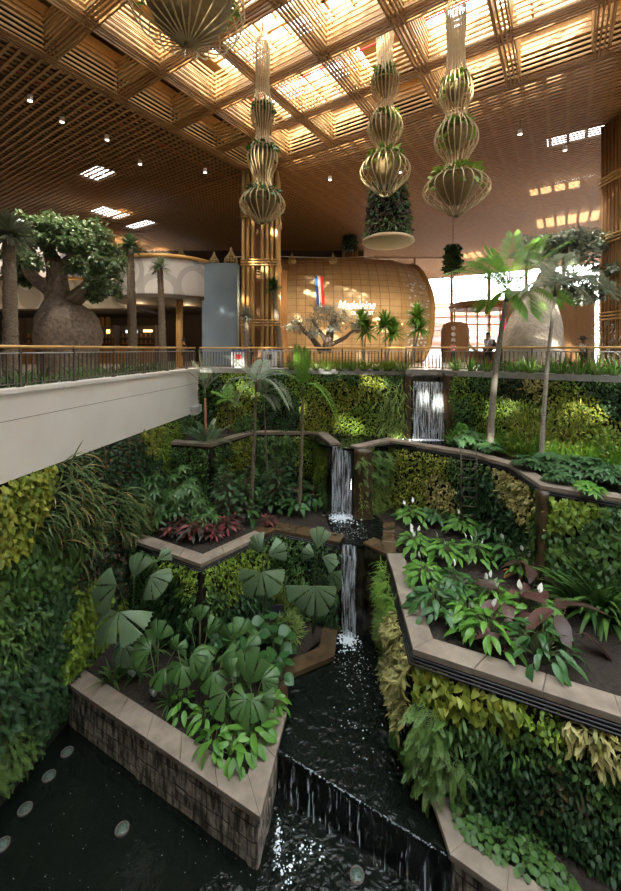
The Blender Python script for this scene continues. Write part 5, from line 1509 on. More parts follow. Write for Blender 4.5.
# fan palms
def fanpalm(label, base, hubs, mats, group=None, trunk=None):
    """hubs: (hub point, outward vector, radius, shape, normal)"""
    t = thing('fan_palm', label, 'palm', base, group); b0 = np.array(base)
    st = MB()
    for i, (h, o, r, k, nv) in enumerate(hubs):
        h = np.array(h) - b0
        s = np.array((h[0]*.08, h[1]*.08, min(.1, h[2]*.1)))
        st.tube([s, s*.4 + h*.6 + (0, 0, .12*np.linalg.norm(h)), h], [.02, .016, .012], 5)
        mb = MB(); mb.scatter(T['fans'][k], frames(np.array([o], float), np.array([nv], float), [r]), h[None]); mb.build('leaf', mats, t)
    if trunk: st.tube([(0,0,-.05), (0,0,trunk)], [.05,.035], 7)
    st.build('stem', [M['stem']], t)
    return t
def hub(px, py, d): return at(px, py, d)
fanpalm('large grey green fan palm with the biggest leaves at the left wall', mid(132,640,Z3-.1,.3),
 [(hub(117,585,11.6), (-1,-.25,.0), .84, 2, (.15,-.75,.65)), (hub(119,612,11.3), (-.1,-.7,-.55), .95, 0, (-.1,-.6,.8)), (hub(150,576,12.0), (.9,-.1,.05), .75, 3, (.2,-.6,.8)),
  (hub(134,578,12.4), (.1,.1,1), .82, 3, (-.1,-1,.1)), (hub(150,578,11.9), (.5,-.5,-.6), .68, 3, (.2,-.7,.6)), (hub(125,645,11.7), (-.3,-.5,-.4), .6, 0, (-.2,-.5,.8)), (hub(158,560,12.4), (.6,.2,.5), .5, 3, (.0,-.8,.5))], [G['fan_pale']])
fanpalm('fan palm on a thin stalk under the right arm of the L-shaped coping', mid(264,620,Z3-.1,.3),
 [(hub(262,552,12.2), (-.6,.1,.75), .66, 3, (-.3,-.9,.5)), (hub(268,556,12.1), (.9,.0,.5), .7, 3, (.3,-.8,.6)), (hub(262,572,11.9), (-.05,-.6,-.7), .8, 0, (0,-.8,.6)), (hub(252,572,12.1), (-.9,-.2,-.2), .5, 3, (-.3,-.7,.7))], [G['fan_pale']])
fanpalm('fan palm leaning over the wet coping beside the low waterfall', mid(312,628,Z3-.15,.2),
 [(hub(318,548,12.6), (.15,.1,1), .72, 3, (-.1,-1,.3)), (hub(315,556,12.4), (-.8,.0,.4), .5, 3, (-.3,-.8,.6)), (hub(322,557,12.3), (.7,-.3,-.1), .6, 3, (.2,-.8,.7)), (hub(315,586,11.9), (-.05,-.5,-.75), .88, 1, (0,-.85,.5)), (hub(330,572,12.4), (.6,-.1,-.7), .8, 3, (.4,-.8,.4)), (hub(322,575,12.6), (.3,.0,-.9), .7, 3, (.1,-.9,.3))], [G['fan_pale']])
cl = [((158,664),11.2,'fan palm with broad leaves at the left of the stone planter',[(150,650,(-.9,-.2,.3),.66,1),(158,640,(.3,.2,.9),.62,2),(165,668,(.3,-.7,-.2),.6,0),(175,650,(.8,-.1,.4),.5,3)]),
 ((186,672),10.9,'fan palm with drooping pleated leaves above the spotlights',[(182,666,(-.3,-.7,-.4),.62,0),(192,655,(.8,-.3,.2),.55,1),(178,650,(-.7,.1,.6),.5,3)]),
 ((200,650),11.6,'fan palm with upright spear leaves in the middle of the stone planter',[(200,622,(-.1,.1,1),.62,3),(192,634,(-.8,.2,.6),.55,3),(207,634,(.7,.1,.7),.66,3),(203,646,(.2,-.5,-.1),.55,1)]),
 ((216,668),11.0,'fan palm between the spear leaved and the largest pleated ones',[(210,662,(-.8,-.3,.1),.56,1),(222,658,(.6,-.3,.4),.52,2),(214,672,(.1,-.8,-.4),.6,0)]),
 ((238,656),11.3,'fan palm with round pleated leaves at the back of the stone planter',[(234,640,(-.5,.1,.85),.66,0),(245,648,(.8,-.1,.4),.62,2),(236,655,(-.2,-.7,.0),.6,1)]),
 ((236,690),10.4,'fan palm with the largest pleated leaf pointing left on the stone planter',[(226,692,(-.85,-.4,-.1),.66,2),(232,676,(-.4,.2,.8),.55,3),(240,696,(.1,-.8,-.4),.5,0)]),
 ((254,684),10.7,'fan palm with an upright pleated leaf near the channel side',[(250,684,(.25,.1,1),.95,2),(262,680,(.9,-.1,.3),.6,1)]),
 ((256,706),10.2,'fan palm with low spreading leaves near the coping corner',[(252,699,(.2,-.7,-.4),.72,0),(246,700,(-.8,-.4,.0),.56,1),(262,697,(.85,-.2,.2),.5,3)])]
for (bx, by), d, lb, hs in cl:
    base = at(bx, by, d); base[2] = Z3-.1
    hubs_ = []
    for px, py, o, r, k in hs:
        hubs_.append((at(px, py, d - .1*(py-by)/30), o, r*.84, k, (o[0]*.25, -.6, .75 if o[2] < .6 else .25)))
    fanpalm(lb, base, hubs_, [G['fan']], 'fan palms on the stone planter')
SP = Z3-.1
g = 'light green heart leaved plants along the stone planter coping'
hp = [(235,748,'light green arrow leaved plant hanging over the front coping, lowest of all'),(252,735,'light green arrow leaved plant near the coping corner'),(214,742,'light green arrow leaved plant left of the lowest one'),
 (182,702,'light green plant with leaves lying over the coping beside the spotlights'),(205,718,'light green plant with a yellow leaf over the coping'),(228,722,'light green arrow leaved plant under the largest pleated leaf'),(262,722,'light green plant over the channel side coping'),(272,700,'light green round leaved plant along the channel side')]
for i, (px, py, lb) in enumerate(hp):
    p = mid(px, py, SP, .25)
    if i < 2: cv = [petiolate('arrowhead_plant', lb, 'plant', p, 20, .5, .42, 'big', (.30,.46), [G['bright']], g)] + (cv if i else [])
    else: dup(cv[i % 2], lb, p, i*1.9, (1,1,.9,.8,.85,.9,.8,.8)[i], g)
g = 'round leaved plants at the back of the stone planter'
hp = [(276,642,'round leaved plant at the back channel side of the stone planter'),(268,628,'round leaved plant below the thin stalked fan palm'),(278,668,'round leaved plant in front of the wet coping'),(250,632,'dark round leaved plant behind the pleated leaves'),(225,640,'dark broad leaved plant in the shade of the fan leaves')]
for i, (px, py, lb) in enumerate(hp):
    p = mid(px, py, SP, .5)
    if i == 0: cv = petiolate('elephant_ear', lb, 'plant', p, 14, .85, .45, 'round', (.3,.44), [G['glossy']], g)
    else: dup(cv, lb, p, i*2.1, (1,1,.9,1,1)[i], g)
g = 'spear leaved plants among the fan palms'
hp = [(190,660,'upright spear leaved plant among the left fan palms'),(210,655,'upright spear leaved plant among the middle fan palms'),(140,662,'dark spear leaved plant near the left end of the stone planter'),(112,668,'dark spear leaved plant at the left wall end of the stone planter'),(170,690,'low spear leaved plant beside the garden spotlight'),(155,640,'spear leaved plant under the green wall behind the left fan palms'),(225,625,'spear leaved plant against the wall behind the round pleated leaves'),(245,672,'spear leaved plant between the pleated leaves on the channel side'),(128,660,'small spear leaved plant beside the planter corner spotlight')]
for i, (px, py, lb) in enumerate(hp):
    p = mid(px, py, SP, .4)
    if i == 0: cv = strapclump('ginger_lily', lb, p, 26, .85, 'strapwide', [G['mid']], g, sq=.15)
    else: dup(cv, lb, p, i*2.1, (1,1,.8,.9,.6,1,1,.9,.7)[i], g)
def shrub(name, label, cat, loc, n, rx, rz_, tpl, size, mats, group=None, up=.4):
    t = thing(name, label, cat, loc, group); v = nrm(rnd(n)); r = rng.uniform(.55, 1.05, n)[:,None]
    pos = v*r*(rx, rx, rz_); pos[:,2] = np.abs(pos[:,2])
    mb = MB(); mb.scatter(T[tpl], frames(v+rnd(n,.45)+(0,0,up), v*.4+rnd(n,.4)+(0,-.3,.8), rng.uniform(*size, n)), pos); mb.build('foliage', mats, t)
    mb = MB()
    for k in range(7): e = nrm(rnd(1))[0]*(rx*.6, rx*.6, 0); mb.tube([(0,0,-.05), e*.5+(0,0,rz_*.4), e+(0,0,rz_*.6)], .012, 4)
    mb.build('stem', [M['stem_brown']], t); return t
shrub('feathery_bush', 'feathery light green bush by the wet coping of the stone planter', 'shrub', mid(287,628,SP,.2), 420, .55, .6, 'needle', (.2,.32), [G['feather']])
shrub('feathery_bush', 'small fine leaved bush under the right fan palm', 'shrub', mid(300,600,SP,.6), 260, .4, .8, 'needle', (.18,.3), [G['fern']])

# groundcover at the foot of the right front wall
g = 'round leaved groundcover along the foot coping'
gc = [(467,815,'groundcover clump nearest the weir on the foot coping'),(480,832,'groundcover clump second along the foot coping'),(497,843,'groundcover clump in the middle of the foot coping'),(515,835,'bright groundcover clump close under the wall'),(523,858,'groundcover clump creeping over the foot coping edge'),(545,868,'groundcover clump near the lower end of the foot coping'),(560,885,'groundcover clump cut by the bottom edge of the picture'),(535,845,'groundcover clump behind the creeping one')]
for i, (px, py, lb) in enumerate(gc):
    p = mid(px, py, Z3-.06, .1)
    if i == 0: cv = petiolate('groundcover_plant', lb, 'plant', p, 34, .22, .32, 'round', (.11,.17), [G['mid']], g, rs=.005)
    else: dup(cv, lb, p, i*1.1, (1,1,.9,.9,1,1,1,.8)[i], g)

# upper terrace, right
SU = Z1-.14
g = 'broad umbrella leaved plants on the upper right terrace'
fa = [(470,432,'umbrella leaved plant nearest the high waterfall on the upper right terrace'),(490,440,'umbrella leaved plant at the foot of the tall leaning palm'),(528,456,'umbrella leaved plant at the bend of the upper right coping'),(548,450,'umbrella leaved plant right of the second palm trunk foot'),
 (575,458,'umbrella leaved plant along the coping right of the bend'),(600,462,'umbrella leaved plant near the right edge of the upper terrace'),(560,468,'umbrella leaved plant hanging over the coping bend'),(615,475,'umbrella leaved plant cut by the right edge')]
for i, (px, py, lb) in enumerate(fa):
    p = bedpt(px, (.5,.4,.3,.45,.35,.35,.12,.3)[i], SU)
    if i == 0: cv = petiolate('fatsia', lb, 'shrub', p, 24, .8, .65, 'palmate_broad', (.26,.36), [leafmat('leaf_fatsia', [(.06,.14,.05),(.08,.17,.06),(.05,.12,.045)])], g)
    else: dup(cv, lb, p, i*1.7, (.85,.85,.8,.9,1,1,.7,.9)[i], g)
petiolate('fatsia', 'light green umbrella leaved plant hanging over the coping above the thin pier', 'shrub', bedpt(589,.02,SU+.1), 9, .3, .3, 'palmate_broad', (.26,.36), [G['bright']])
g = 'upright iris clumps on the upper right terrace'
ir = [(500,428,'iris clump left of the second right palm trunk'),(520,440,'iris clump in front of the feathery yellow bush'),(540,440,'iris clump at the foot of the second right palm trunk'),(560,440,'iris clump right of the second right palm trunk'),(585,445,'iris clump among the umbrella leaves near the right edge'),(610,448,'iris clump at the right edge of the upper terrace'),(478,430,'iris clump behind the tall leaning palm foot'),(455,430,'iris clump beside the brown stone pier')]
for i, (px, py, lb) in enumerate(ir):
    p = bedpt(px, .68, SU)
    if i == 0: cv = strapclump('iris', lb, p, 70, 1.15, 'blade', [G['palm']], g, sq=.35)
    else: dup(cv, lb, p, i*1.3, (1,1,1.1,1,1.1,1.1,.8,.7)[i], g)
shrub('feathery_bush', 'feathery yellow bush left of the second right palm trunk', 'shrub', bedpt(528,.8,SU), 720, .8, 2.0, 'needle', (.22,.36), [G['yellow']])
shrub('feathery_bush', 'feathery yellow bush right of the second right palm trunk', 'shrub', bedpt(570,.8,SU), 820, .9, 2.3, 'needle', (.22,.36), [G['yellow']])
shrub('leafy_bush', 'green bush against the back wall near the right edge', 'shrub', bedpt(603,.8,SU), 420, .7, 1.5, 'ovate', (.14,.22), [G['lime']])
shrub('leafy_bush', 'bright leafy bush beside the brown stone pier', 'shrub', bedpt(462,.7,SU), 220, .5, .9, 'heart', (.16,.24), [G['bright']])

# iris on the rim in front of the right railing, grasses in front of the middle railing
g = 'iris clumps on the rim under the right railing'
rim = [(455,'iris clump on the rim nearest the high waterfall'),(470,'second iris clump on the rim right of the high waterfall'),(487,'iris clump on the rim left of the tall palm trunk'),(512,'iris clump on the rim right of the tall palm trunk'),(530,'iris clump on the rim left of the second palm trunk'),(560,'iris clump on the rim right of the second palm trunk'),(578,'iris clump on the rim below the person with the hat'),(596,'iris clump on the rim near the right edge'),(614,'iris clump on the rim at the right edge')]
def rimpt(px, path, back):
    best = None
    h = ray_wall(path, px, 372); (x, y), nn = path_pt(path, h[0]); return (x - nn[0]*back, y - nn[1]*back, 0)
for i, (px, lb) in enumerate(rim):
    p = rimpt(px, WBK2, .12)
    if i == 0: cv = strapclump('iris', lb, p, 34, .75, 'blade', [G['palm']], g, sq=.3)
    else: dup(cv, lb, p, i*1.3, rng.uniform(.9,1.25), g)
g = 'grass clumps on the rim under the middle railing'
for i, px in enumerate((292, 304, 316, 328, 340, 352, 364, 376, 388, 400)):
    p = rimpt(px, WBK, .05); lb = 'low grass clump on the concrete rim in front of the middle railing'
    if i == 0: cv = strapclump('grass_clump', lb, p, 90, .55, 'blade', [G['lime']], g, sq=.42)
    else: dup(cv, lb, p, i*1.3, rng.uniform(.9,1.2), g)
# beds behind the railings
mb = MB(); n = 900
y = rng.uniform(5.5, 20, n); x0_ = np.array([wl(v, -.7)[0] for v in y]) - rng.uniform(0, 1.8, n)
a = rng.uniform(0, 2*PI, n); el = rng.uniform(.5, 1.3, n)
d = np.stack([np.cos(a)*np.cos(el), np.sin(a)*np.cos(el), np.sin(el)], 1); nn = np.stack([-np.cos(a)*np.sin(el), -np.sin(a)*np.sin(el), np.cos(el)], 1)
mb.scatter(T['strapwide'], frames(d, nn, rng.uniform(.5, .95, n)), np.stack([x0_, y, np.full(n, FL)], 1))
o = mb.build('bedding_foliage', [G['mid']]); tag(o, 'bed of dark strap leaves behind the left railing', 'bedding plants', None, 'stuff')
mb = MB(); n = 1500
s_ = rng.uniform(0, 1, n); bx = 8.2 + 5.5*s_ + rng.normal(0,.3,n); by = 18.3 - 3.9*s_ + rng.uniform(0, 1.4, n)
pos = np.stack([bx, by, FL + rng.uniform(0,.45,n)], 1)
mb.scatter(T['ovate'], frames(rnd(n,.6)+(0,0,.6), rnd(n,.5)+(0,-.3,.8), rng.uniform(.12,.24,n)), pos)
o = mb.build('bedding_foliage', [G['mid']]); tag(o, 'bed of low green plants behind the right railing', 'bedding plants', None, 'stuff')
mb = MB(); n = 160
s_ = rng.uniform(0, 1, n); bx = 7.6 + 4.5*s_; by = 18.5 - 3.4*s_ + rng.uniform(0, 1.0, n)
mb.scatter(T['round'], frames(rnd(n,.6)+(0,0,.3), rnd(n,.5)+(0,-.8,.6), rng.uniform(.1,.16,n)), np.stack([bx, by, FL + rng.uniform(.35,.6,n)], 1))
o = mb.build('bedding_flowers', [G['flower_red']]); tag(o, 'red and pink flowers among the plants behind the right railing', 'flowers', None, 'stuff')

# upper terrace, left
def frond_between(mb, p0, p1, rise=.3, leafL=.4, n=24, w=.035, droop=.35, mat_=0, vee=.2, side=(1,1)):
    p0, p1 = np.array(p0, float), np.array(p1, float); L = np.linalg.norm(p1-p0)
    c = (p0*.45+p1*.55) + np.array((0,0,rise*L))
    B_ = lambda t: p0*(1-t)**2 + 2*c*t*(1-t) + p1*t*t
    mb.tube([B_(t) for t in np.linspace(0,1,9)], np.linspace(.022,.005,9), 4, mat_)
    V, f = [], []
    for i in range(n):
        t = .1 + .9*i/(n-1); p = B_(t); T_ = nrm(B_(min(1,t+.02)) - B_(t-.02)); X = np.cross(T_, (0,0,1.))
        X = nrm(X) if np.linalg.norm(X) > .05 else np.array((1.,0,0)); N = np.cross(X, T_)
        ll = leafL*(.5+.75*math.sin(PI*min(1,t*.8+.12)))*rng.uniform(.9,1.1)
        for k, sd in enumerate((-1,1)):
            if not side[k]: continue
            an = 1.05-.55*t; d_ = nrm(X*sd*math.sin(an) + T_*math.cos(an) + N*vee); e = nrm(np.cross(d_, N))
            m1 = p + d_*ll*.35 + (0,0,-droop*ll*.08); m2 = p + d_*ll*.75 + (0,0,-droop*ll*.45); tip = p + d_*ll + (0,0,-droop*ll); b = len(V)
            V += [p, m1-e*w/2, m1+e*w/2, m2-e*w*.4, m2+e*w*.4, tip]; f += [(b,b+1,b+2), (b+1,b+3,b+4,b+2), (b+3,b+5,b+4)]
    mb.add(V, f, mat_, True)
def featherpalm(label, base, top, fronds, leaf, trunk_r=(.11,.07), bend=(0,0,0), trunk='paletrunk', leafL=.55, shaft=True, group=None, sheath='stem'):
    t = thing('feather_palm', label, 'palm', base, group); b0 = np.array(base); tp = np.array(top)-b0
    m_ = tp*.5 + np.array(bend)
    B_ = lambda s: 2*m_*s*(1-s) + tp*s*s
    mb = MB(); ss = np.linspace(0,1,16); rr = trunk_r[0] + (trunk_r[1]-trunk_r[0])*ss; rr = rr*(1+.04*np.sin(ss*60)); rr[0] *= 1.35
    mb.tube([B_(s) for s in ss], rr, 10); mb.build('trunk', [M[trunk]], t)
    dT = nrm(B_(1.)-B_(.95)); L = .55
    mb = MB(); mb.tube([tp, tp+dT*L*.5, tp+dT*L], [trunk_r[1]*1.15, trunk_r[1]*1.3, trunk_r[1]*.6], 10); mb.build('crownshaft', [M[sheath]], t)
    st = tp + dT*L*.8
    for e, rise in fronds:
        mb = MB(); frond_between(mb, st, np.array(e)-b0, rise, leafL*rng.uniform(.9,1.1), 32, .028*leafL/.5); mb.build('frond', [G[leaf]], t)
    return t
dp = 15.4
featherpalm('tall palm with bright green upright fronds right of the high waterfall', bedpt(490,.45,SU), at(506,302,dp),
 [(at(566,244,dp-.8),.10),(at(540,240,dp+.8),.05),(at(513,236,dp+1.0),-.02),(at(490,252,dp+.6),.05),(at(446,276,dp-.6),.32),(at(474,268,dp+1.2),.25),(at(560,300,dp+.5),.28),(at(528,310,dp-1.2),.35),(at(486,306,dp+1.2),.35),(at(478,262,dp-1),.2)], 'palm', (.14,.085), (-.25,0,.0), leafL=.85)
featherpalm('slim palm with pale drooping fronds in front of the right bottle tree', bedpt(541,.5,SU), at(555,297,14.4),
 [(at(522,290,14.0),.32),(at(612,292,14.2),.38),(at(590,305,13.8),.45),(at(540,262,15.4),.25),(at(565,255,15.3),.2),(at(516,308,14.6),.4),(at(596,280,15.2),.35)], 'palm_grey', (.09,.055), (-.15,0,0), leafL=.7, sheath='stem_brown')
featherpalm('slim palm with grey drooping fronds on the middle left bed', dep(251,16.6,SL), at(256,392,16.2),
 [(at(287,402,15.6),.55),(at(228,357,16.6),.15),(at(238,400,15.8),.5),(at(278,372,16.9),.3),(at(228,385,16.3),.4),(at(295,378,16.4),.3),(at(262,362,17.0),.1)], 'palm_grey', (.085,.05), (.02,0,0), 'palmtrunk', .55, sheath='stem_brown')
featherpalm('slim palm with one upright bright frond left of the middle waterfall', dep(299,16.8,SL), at(303,396,16.2),
 [(at(302,350,16.2),.0),(at(297,348,16.5),.02),(at(338,424,15.6),.62),(at(332,402,16.4),.5),(at(270,372,16.6),.3),(at(309,352,16.0),.0)], 'palm', (.085,.05), (.03,0,0), 'palmtrunk', .5)
featherpalm('thin young palm between the two slim palms', dep(268,17.3,SL), at(264,405,16.8),
 [(at(250,386,16.8),.2),(at(283,390,16.5),.3),(at(262,380,17.0),.1),(at(275,405,16.2),.4)], 'palm_grey', (.05,.03), (.05,0,0), 'palmtrunk', .4)
featherpalm('red stemmed palm with silvery upright fronds beside the white wall end', bedpt(206,.6,SU,D,WBK), at(205,398,19.4),
 [(at(199,352,19.5),.05),(at(210,356,19.3),.05),(at(188,372,19.3),.15),(at(222,374,19.2),.15),(at(193,362,19.8),.08),(at(216,364,19.6),.08)], 'palm_grey', (.07,.05), (0,0,0), 'terracotta', .3)
featherpalm('small green palm in front of the silvery palm', bedpt(228,.55,SU,D,WBK), at(228,408,18.6),
 [(at(212,392,18.6),.15),(at(243,394,18.5),.15),(at(228,386,18.8),.02),(at(220,402,18.2),.3),(at(238,404,18.2),.3)], 'palm', (.05,.04), (0,0,0), 'palmtrunk', .35)
t = strapclump('tree_fern', 'pale grey green ferny clump over the upper left coping', bedpt(207,.15,SU,D,WBK), 46, 1.2, 'fern', [G['fan_pale']], sq=.3)
strapclump('tree_fern', 'ferny clump close to the white wall end on the upper left terrace', bedpt(201,.6,SU,D,WBK), 24, .9, 'fern', [G['mid']], sq=.3)
shrub('leafy_bush', 'dark bush at the foot of the white wall end', 'shrub', bedpt(203,.85,SU,D,WBK), 200, .5, 1.0, 'lance', (.25,.4), [G['dark']])
shrub('leafy_bush', 'green bush behind the upper left coping bend', 'shrub', bedpt(247,.5,SU,D,WBK), 320, .6, 1.0, 'ovate', (.14,.22), [G['mid']])
strapclump('grass_clump', 'narrow leaved clump behind the upper left coping in the middle', bedpt(285,.5,SU,D,WBK), 50, .6, 'blade', [G['mid']], sq=.4)

# ------------------------------------------------------------------ trees on the upper floor
def canopy(mb, ells, dens, tpl, size, d0):
    for px, py, rx, ry, dd in ells:
        c = at(px, py, d0+dd); k = (d0+dd)/F; n = int(dens*rx*ry*.028)
        v = nrm(rnd(n)); r = rng.uniform(.35, 1.05, n)[:,None]**.6
        sub = nrm(rnd(max(4, int(n/55))))*rng.uniform(.35,.9,(max(4, int(n/55)),1)); w_ = rng.integers(0, len(sub), n)
        pos = c + (sub[w_] + v*r*.42)*np.array((rx*k, min(rx, 22)*k, ry*k))
        mb.scatter(T[tpl], frames(v*.5+rnd(n,.6)-(0,0,.25), rnd(n,.35)+(0,-.25,.9), rng.uniform(*size, n)), pos)
def limb(mb, pts, d, r):
    k = d/F; P_ = [at(x, y, d+dd) for x, y, dd in pts]
    q = np.array(P_); t = np.linspace(0, 1, len(q)); ts = np.linspace(0, 1, 14)
    C_ = np.stack([np.interp(ts, t, q[:,i]) for i in range(3)], 1); C_[1:-1] = (C_[:-2]+2*C_[1:-1]+C_[2:])/4
    mb.tube(C_, np.interp(ts, np.linspace(0,1,len(r)), np.array(r)*k), 12)
def bottletree(label, d, belly, limbs, ells, bark, leaf, dens, size, px0, group=None):
    b = at(px0, 352, d); t = thing('bottle_tree', label, 'tree', (b[0], b[1], FL)); k = d/F
    mb = MB(); V = []; n = 40; ys = np.linspace(0, 1, 36)
    by = np.array([q[0] for q in belly]); bc = np.array([q[1] for q in belly]); br = np.array([q[2] for q in belly])
    for s in ys:
        y = by[0] + (by[-1]-by[0])*s
        cc = np.interp(-y, -by, bc); rr = np.interp(-y, -by, br)*k; p = at(cc, y, d)
        z = max(FL-.02, p[2]) if s > 0 else FL-.05
        for j in range(n):
            a = 2*PI*j/n; q = rr*(1+.03*math.sin(3*a+s*5)+.018*math.sin(9*a-s*17))
            V.append((p[0]+q*math.cos(a), p[1]+q*math.sin(a), z))
    f = [(i*n+j, i*n+(j+1)%n, (i+1)*n+(j+1)%n, (i+1)*n+j) for i in range(35) for j in range(n)] + [tuple(range(35*n, 36*n))]
    mb.add(V, f, 0, True)
    for pts, r in limbs: limb(mb, pts, d, r)
    o = mb.build('trunk', [M[bark]], t); o.data.transform(Matrix.Translation((-b[0], -b[1], -FL)))
    mb = MB(); canopy(mb, ells, dens, 'ovate', size, d); o = mb.build('foliage', [G[leaf]], t); o.data.transform(Matrix.Translation((-b[0], -b[1], -FL)))
    return t
bottletree('thick bottle shaped tree with grey trunk and leafy crown on the left', 18, [(352,68,26),(345,68,29),(332,68.5,30),(320,68,28),(311,67,23),(304,63,17),(300,60,13),(290,58,10.5),(275,57,9),(262,55,8.5)],
 [([(55,268,0),(51,255,.2),(46,243,.3),(40,232,.4)],[8,6.5,4.5,2.5]), ([(58,278,0),(64,262,.3),(78,250,.6)],[6,4,2]), ([(52,292,0),(40,283,-.4),(28,272,-.8),(18,260,-1.2)],[7,6,5,3]), ([(70,303,0),(82,293,-.3),(90,284,-.5),(99,272,-.8),(104,262,-.8)],[9,7.5,6,4,2])],
 [(48,226,30,15,0),(80,232,28,13,.3),(62,243,24,12,-.6),(92,250,22,16,.2),(108,268,16,16,.1),(100,285,15,14,-.5),(24,255,16,15,-.6),(10,268,9,12,-.6),(96,300,9,10,-.5),(30,236,18,12,.4),(112,285,9,12,0),(75,265,12,12,-.8),(103,262,13,10,-1.6),(20,258,13,11,-1.8),(94,270,8,7,-1.5),(34,264,10,8,-1.4),(48,228,16,10,-.5),(20,275,12,10,.3),(120,262,6,8,0)], 'trunk', 'tree', 100, (.16,.26), 68)
bottletree('pale bottle shaped tree leaning left with two layered crowns on the right', 19, [(352,533,27),(340,533,27),(328,533,25.5),(316,534,22),(305,536,17.5),(296,539,13.5),(288,542,10.5),(280,545,8.5),(272,547,7)],
 [([(547,274,0),(552,262,.2),(560,252,.3),(568,243,.3)],[6,5,4,2.5]), ([(546,278,0),(560,282,-.5),(572,280,-.8),(590,276,-.8)],[5,4,3,1.5]), ([(547,270,0),(538,262,.3),(526,256,.5)],[5,3,1.5]), ([(566,244,.3),(585,242,.3),(600,246,.2)],[3,2,1])],
 [(560,238,32,9,0),(548,244,34,9,.4),(588,242,24,10,.2),(524,256,20,9,.5),(580,254,20,10,-.3),(562,284,30,10,-.6),(588,290,24,12,-.8),(575,298,20,9,-.5),(602,272,14,9,-.4),(608,246,10,7,0),(556,250,14,7,0)], 'trunk_pale', 'tree_grey', 70, (.16,.26), 533)
# dry twiggy shrub near the right column
shrub('twiggy_shrub', 'dry grey twiggy shrub at the foot of the right column', 'shrub', tuple(np.array(at(606,345,17.5))*(1,1,0)+(0,0,FL)), 260, .9, 2.6, 'needle', (.2,.34), [G['silver']])
# olive
b = at(325, 352, 24); t = thing('olive_tree', 'silver leaved olive tree with dark twisted trunks in front of the restaurant', 'tree', (b[0], b[1], FL))
mb = MB()
for pts, r in (([(326,352,0),(329,338,0),(332,325,.2),(336,316,.3)],[5,4.5,3,1.5]), ([(322,352,0),(312,338,.1),(303,330,.2),(298,322,.3)],[3.5,2.5,2,1]), ([(328,342,0),(318,330,.3),(312,320,.4)],[3,2,1]), ([(330,345,0),(345,338,-.3),(352,331,-.4),(362,330,-.4)],[2.5,2,1.2,.6])): limb(mb, pts, 24, r)
o = mb.build('trunk', [M['bark']], t); o.data.transform(Matrix.Translation((-b[0], -b[1], -FL)))
mb = MB(); canopy(mb, [(325,317,20,10,0),(308,322,18,10,.2),(342,318,15,11,.2),(296,328,12,8,.3),(352,326,9,8,0),(322,307,14,6,.2),(335,329,12,6,-.5),(312,333,12,6,-.3)], 75, 'lance', (.16,.28), 24)
o = mb.build('foliage', [G['silver']], t); o.data.transform(Matrix.Translation((-b[0], -b[1], -FL)))
# spiky trees
def spiky(name, label, px, ytop, d, rpx, crown, n, leaf, trunk='palmtrunk', lean=0, group=None, heads=None, ybase=352):
    b = at(px, ybase, d); t = thing(name, label, 'palm' if name != 'yucca' else 'yucca', (b[0], b[1], FL), group); k = d/F
    hs = heads or [(px+lean, ytop)]
    mb = MB(); cr = MB()
    for hx, hy in hs:
        tp = at(hx, hy, d) - (b[0], b[1], FL); ss = np.linspace(0, 1, 40)
        mb.tube(np.stack([tp[0]*ss**1.3, tp[1]*ss, tp[2]*ss], 1), rpx*k*(1.15-.35*ss)*(1+.07*np.sin(np.arange(40)*2.1)), 12)
        m = int(n/len(hs)); a = rng.uniform(0, 2*PI, m); el = rng.uniform(-.75, 1.45, m)
        dd = np.stack([np.cos(a)*np.cos(el), np.sin(a)*np.cos(el), np.sin(el)], 1); nn = np.stack([-np.cos(a)*np.sin(el), -np.sin(a)*np.sin(el), np.cos(el)], 1)
        cr.scatter(T['spike'], frames(dd, nn, rng.uniform(.75,1.05,m)*crown*k*1.12), tp + nn*.02)
    mb.build('trunk', [M[trunk]], t); cr.build('crown_leaves', [G[leaf]], t)
    return t
spiky('spiky_palm', 'spiky palm with thick studded trunk at the left edge', 11, 236, 14, 6.5, 27, 340, 'palm_grey', lean=-2)
spiky('spiky_palm', 'spiky palm with a slim studded trunk right of the left bottle tree', 133, 247, 20, 4.2, 15, 220, 'fan_pale', lean=-3)
spiky('spiky_palm', 'spiky palm in front of the curved balcony', 163, 268, 21, 3.4, 13, 150, 'palm_grey', lean=-3)
spiky('spiky_palm', 'short silver headed spiky palm at the foot of the golden column', 247, 316, 22.5, 3.2, 11, 150, 'silver', lean=-1)
spiky('spiky_palm', 'spiky palm with a dense dark head right of the golden column', 281, 288, 24, 3.0, 12, 200, 'fan', lean=-8)
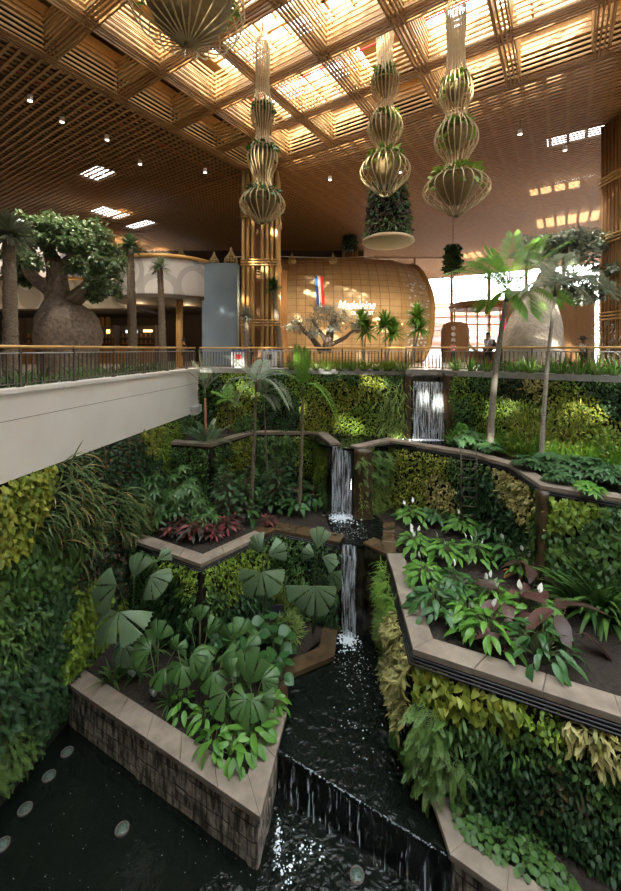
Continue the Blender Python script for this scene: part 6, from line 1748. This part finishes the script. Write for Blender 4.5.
spiky('yucca', 'yucca with drooping green leaves right of the olive tree', 363, 325, 24.5, .8, 17, 200, 'palm', 'paletrunk', heads=[(362,322),(366,333)])
spiky('yucca', 'two headed yucca in the middle of the restaurant front', 386, 325, 24.2, .8, 18, 260, 'palm', 'paletrunk', heads=[(385,326),(393,334)])
spiky('yucca', 'tall yucca before the gold hoop end of the restaurant', 412, 318, 24, .9, 17, 220, 'palm', 'paletrunk', heads=[(417,318),(419,330)])
# ------------------------------------------------------------------ light and camera
w = bpy.data.worlds.new('sky'); bpy.context.scene.world = w; w.use_nodes = True
nt = w.node_tree; bg = nt.nodes['Background']
tc = nt.nodes.new('ShaderNodeTexCoord'); sp = nt.nodes.new('ShaderNodeSeparateXYZ'); cr = nt.nodes.new('ShaderNodeValToRGB')
nt.links.new(tc.outputs['Generated'], sp.inputs[0]); nt.links.new(sp.outputs['Z'], cr.inputs['Fac'])
cr.color_ramp.elements[0].position = .0; cr.color_ramp.elements[0].color = (.85,.87,.88,1)
cr.color_ramp.elements[1].position = .5; cr.color_ramp.elements[1].color = (.86,.94,1.0,1)
nt.links.new(cr.outputs['Color'], bg.inputs['Color']); bg.inputs['Strength'].default_value = WORLD
sl = bpy.data.lights.new('sun', 'SUN'); sl.energy = SUN; sl.angle = math.radians(1.2); sl.color = (1, .93, .80)
so = bpy.data.objects.new('sun', sl); C.objects.link(so)
so.rotation_euler = Vector((.10, .76, -.62)).to_track_quat('-Z', 'Y').to_euler()
cam = bpy.data.cameras.new('camera'); co = bpy.data.objects.new('camera', cam); C.objects.link(co)
co.location = (0, 0, EYE); co.rotation_euler = (PI/2, 0, 0)
cam.sensor_fit = 'HORIZONTAL'; cam.sensor_width = 36; cam.lens = 36*F/621
cam.shift_x = 0; cam.shift_y = -(445.5-HY)/621; cam.clip_end = 400
sc = bpy.context.scene; sc.camera = co
sc.view_settings.view_transform = 'Standard'; sc.view_settings.look = 'None'; sc.view_settings.gamma = 1
sc.view_settings.use_curve_mapping = False; sc.view_settings.exposure = EXPO
